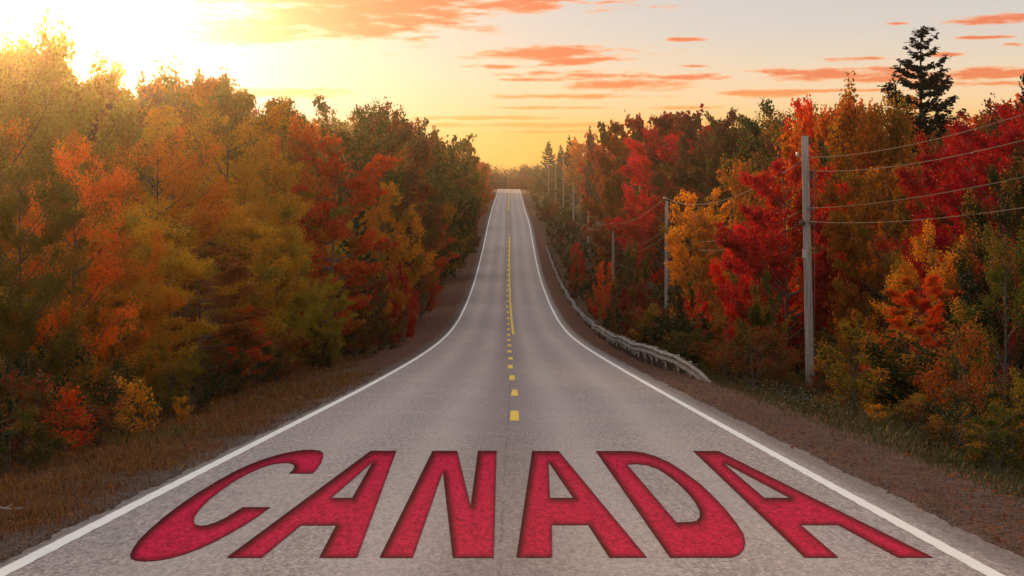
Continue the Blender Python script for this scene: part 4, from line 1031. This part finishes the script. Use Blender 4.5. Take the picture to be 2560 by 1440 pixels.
# ------------------------------------------------------------------ ground cover
def blades(name, x, y, h, w, label, cat, a, b, bend=.5, seed=1):
    rng = np.random.default_rng(seed); n = len(x); z = ground(x, y) - .01
    az = rng.uniform(0, 2 * PI, n); d = np.stack([np.cos(az), np.sin(az), np.zeros(n)], 1)
    s = np.stack([-np.sin(az), np.cos(az), np.zeros(n)], 1) * (w * rng.uniform(.6, 1.3, n))[:, None]
    p = np.stack([x, y, z], 1); bl = (bend * h * rng.uniform(.2, 1.3, n))[:, None]
    up = np.array([0, 0, 1.0])[None] * h[:, None]
    m = p + up * .6 + d * bl * .4; t = p + up * rng.uniform(.75, 1, n)[:, None] + d * bl
    V = np.stack([p - s, p + s, m + s * .7, m - s * .7, t], 1).reshape(-1, 3)
    i = np.arange(n)[:, None] * 5
    F1 = np.concatenate([i + [0, 1, 2], i + [0, 2, 3], i + [3, 2, 4]])
    c1 = np.clip(wob(x, y, 1.1, 3.) * .5 + .5, 0, 1)
    tint = np.clip(.6 * c1 + .5 * rng.random(n) - .05, 0, 1); val = rng.random(n)
    me = mesh_np(name, V, F1, {'tint': ('FACE', np.tile(tint, 3)), 'val': ('FACE', np.tile(val, 3))})
    o = link(name, me, mat=M_GRASS); o['leaf_a'] = a; o['leaf_b'] = b; tag(o, label, cat, kind='stuff')
def scatter_z(rng, n, z0, z1, p=1.0):
    u = rng.random(n)
    return (z0 ** -p + u * (z1 ** -p - z0 ** -p)) ** (-1 / p)
rng = np.random.default_rng(9)
n = 150000; y = scatter_z(rng, n, 11, 130, .9); d = rng.uniform(.18, 6.0, n); 
keep = (wob(d, y, .9, 1.) + rng.normal(size=n) * .5 > -.15) & (rng.random(n) < np.clip((d - .05) / .6, 0, 1)) & ~((y > 55) & (d < 2.4 + wob(d * 0, y, 5, 2.) * .8))
x = edge_l(y[keep]) - d[keep]; y = y[keep]; d = d[keep]
h = rng.uniform(.03, .11, len(x)) * np.interp(d, [0, 1, 4, 6], [.6, 1, 1.3, 2.2]) * (1 + .5 * np.clip(wob(x, y, .7, 2.), 0, 1)) * np.interp(y, [10, 40, 130], [1, 1.3, 2])
blades('dry_grass', x, y, h, .0035 * np.interp(y, [10, 130], [1, 6]), 'short brown dry grass covering the left verge', 'grass', (.26, .085, .017), (.11, .052, .010), .9, 2)
n = 16000; y = scatter_z(rng, n, 12, 60, .9); d = rng.uniform(.6, 6.5, n)
keep = wob(d, y * .5, 1.3, 5.) > .35; x = edge_l(y[keep]) - d[keep]; y = y[keep]
blades('green_grass', x, y, rng.uniform(.05, .16, len(x)), .005 * np.interp(y, [10, 60], [1, 3]), 'patches of low green grass in the brown left verge', 'grass', (.05, .085, .015), (.10, .11, .02), .8, 3)
n = 60000; y = scatter_z(rng, n, 13, 130, .9); d = rng.uniform(1.45, 7.0, n)
keep = (wob(d, y, .8, 7.) + rng.normal(size=n) * .5 > -.2) & (rng.random(n) < np.clip((d - 1.4) / 1.0, 0.05, 1)); x = edge_r(y[keep]) + d[keep]; y = y[keep]; d = d[keep]
h = rng.uniform(.06, .22, len(x)) * np.interp(d, [1.4, 2.5, 5], [.5, 1, 2.4])
blades('roadside_grass', x, y, h, .0045 * np.interp(y, [10, 130], [1, 6]), 'rough green and tan grass at the foot of the right bank', 'grass', (.036, .056, .012), (.12, .080, .028), .7, 4)
n = 14000; y = scatter_z(rng, n, 13, 110, .9); d = rng.uniform(.55, 1.9, n); keep = wob(d * 3, y, .9, 4.) + rng.normal(size=n) * .3 > .1
x = edge_r(y[keep]) + d[keep]; y = y[keep]
blades('gravel_weeds', x, y, rng.uniform(.015, .05, len(x)), .004 * np.interp(y, [10, 110], [1, 5]), 'sparse dead weeds in the reddish gravel of the right shoulder', 'weeds', (.20, .10, .055), (.13, .075, .03), 1.2, 5)
# pale flowering weeds
n = 420; y = rng.normal(41, 4, n); x = edge_r(y) + rng.normal(3.0, .5, n)
z = ground(x, y) + rng.uniform(.12, .45, n); c = np.stack([x, y, z], 1)
V, Fq = leaf_faces(c, .03, rng); me = mesh_np('flowering_weeds', V, Fq, {'tint': ('FACE', rng.random(len(c))), 'val': ('FACE', rng.random(len(c)))})
o = link('flowering_weeds', me, mat=M_GRASS); o['leaf_a'] = (.30, .28, .24); o['leaf_b'] = (.16, .16, .12); tag(o, 'faded whitish flower heads in the grass right of the near shoulder', 'weeds', kind='stuff')
# loose stones
def stones(name, x, y, r, label, mat):
    rng = np.random.default_rng(6); n = len(x)
    base = np.array([[1, 0, 0], [-1, 0, 0], [0, 1, 0], [0, -1, 0], [0, 0, .7], [0, 0, -.6]], float)
    fb = np.array([[0, 2, 4], [2, 1, 4], [1, 3, 4], [3, 0, 4], [2, 0, 5], [1, 2, 5], [3, 1, 5], [0, 3, 5]])
    a = rng.uniform(0, 6.28, n); V = base[None] * (r[:, None, None] * rng.uniform(.6, 1.4, (n, 6, 1)))
    X = V[..., 0] * np.cos(a)[:, None] - V[..., 1] * np.sin(a)[:, None]; Y = V[..., 0] * np.sin(a)[:, None] + V[..., 1] * np.cos(a)[:, None]
    P = np.stack([X + x[:, None], Y + y[:, None], V[..., 2] + (ground(x, y) + r * .15)[:, None]], -1).reshape(-1, 3)
    Fq = (fb[None] + np.arange(n)[:, None, None] * 6).reshape(-1, 3)
    o = link(name, mesh_np(name, P, Fq), mat=mat); tag(o, label, 'gravel', kind='stuff')
n = 14000; y = scatter_z(rng, n, 12, 60, .9); d = np.abs(rng.normal(.95, .45, n)) + .12; x = edge_r(y) + d + .3
x = x - .22 * (rng.random(n) < .35); stones('gravel', x, y, rng.uniform(.004, .016, n) * np.interp(y, [12, 60], [1, 1.8]), 'loose reddish gravel on the right shoulder', M_STONE)
n = 5000; y = scatter_z(rng, n, 11, 22, .9); d = np.abs(rng.normal(.2, .5, n)) + .22; x = edge_l(y) - d
stones('tar_chippings', x, y, rng.uniform(.004, .018, n), 'dark broken tar chippings beside the left white line', M_STONE)
# fallen leaves on the verges
n = 5000; y = scatter_z(rng, n, 12, 90, .8); sd_ = rng.random(n) < .6; d = rng.uniform(.3, 6, n) ** 1.0
x = np.where(sd_, edge_l(y) - d, edge_r(y) + d); c = np.stack([x, y, ground(x, y) + .05], 1)
V, Fq = leaf_faces(c, .06, rng, up=1.5); me = mesh_np('fallen_leaves', V, Fq, {'tint': ('FACE', rng.random(n)), 'val': ('FACE', rng.random(n))})
o = link('fallen_leaves', me, mat=M_LEAF); o['leaf_a'] = (.30, .08, .02); o['leaf_b'] = (.12, .05, .02); tag(o, 'scattered brown and orange fallen leaves on both verges', 'fallen leaves', kind='stuff')
# fallen stick and a stone
m = MB(); m.tube([(-.22, 0, 0), (-.05, .02, .012), (.08, -.01, .0), (.17, .03, .01)], [.011, .014, .012, .006], 7); m.tube([(.0, .0, .0), (.05, .10, .03)], [.007, .003], 5)
X_, Y_ = -4.66, 17.4; o = link('fallen_stick', m.mesh('fallen_stick', True), None, M_GREYBARK); o.location = (X_, Y_, gz(X_, Y_) + .05); tag(o, 'pale broken stick lying in the grass at the left edge', 'stick')

# ------------------------------------------------------------------ evening haze
def build_haze():
    m = MB(); x0, x1, y0, y1, z0, z1 = -610, 610, -90, 1410, -9.0, 48.0
    m.box(((x0 + x1) / 2, (y0 + y1) / 2, (z0 + z1) / 2), (x1 - x0, y1 - y0, z1 - z0))
    mt = bpy.data.materials.new('evening_haze'); mt.use_nodes = True; t = mt.node_tree; t.nodes.clear()
    v = t.nodes.new('ShaderNodeVolumePrincipled'); o = t.nodes.new('ShaderNodeOutputMaterial'); t.links.new(v.outputs[0], o.inputs['Volume'])
    v.inputs['Color'].default_value = (1.0, .95, .80, 1); v.inputs['Density'].default_value = HAZE_DENSITY; v.inputs['Anisotropy'].default_value = HAZE_G
    h = link('haze', m.mesh('haze'), None, mt); h['kind'] = 'stuff'
build_haze()

# ------------------------------------------------------------------ labels of look-alikes: order from left to right
def sort_out_labels():
    by = {}
    for o in COL.objects:
        if o.parent is None and 'label' in o: by.setdefault(o['label'], []).append(o)
    words = ['', '', 'two', 'three', 'four', 'five', 'six', 'seven', 'eight', 'nine']; ordn = ['leftmost', 'second', 'third', 'fourth', 'fifth', 'sixth', 'seventh', 'eighth']
    for lab, os_ in by.items():
        if len(os_) < 2: continue
        os_.sort(key=lambda o: o.location.x / max(o.location.y, 1))
        for i, o in enumerate(os_):
            k = 'left of two' if (len(os_) == 2 and i == 0) else ('right of two' if len(os_) == 2 else ('leftmost of ' + words[min(len(os_), 9)] if i == 0 else ('rightmost' if i == len(os_) - 1 else ordn[min(i, 7)] + ' from left')))
            o['label'] = lab + ', ' + k
sort_out_labels()
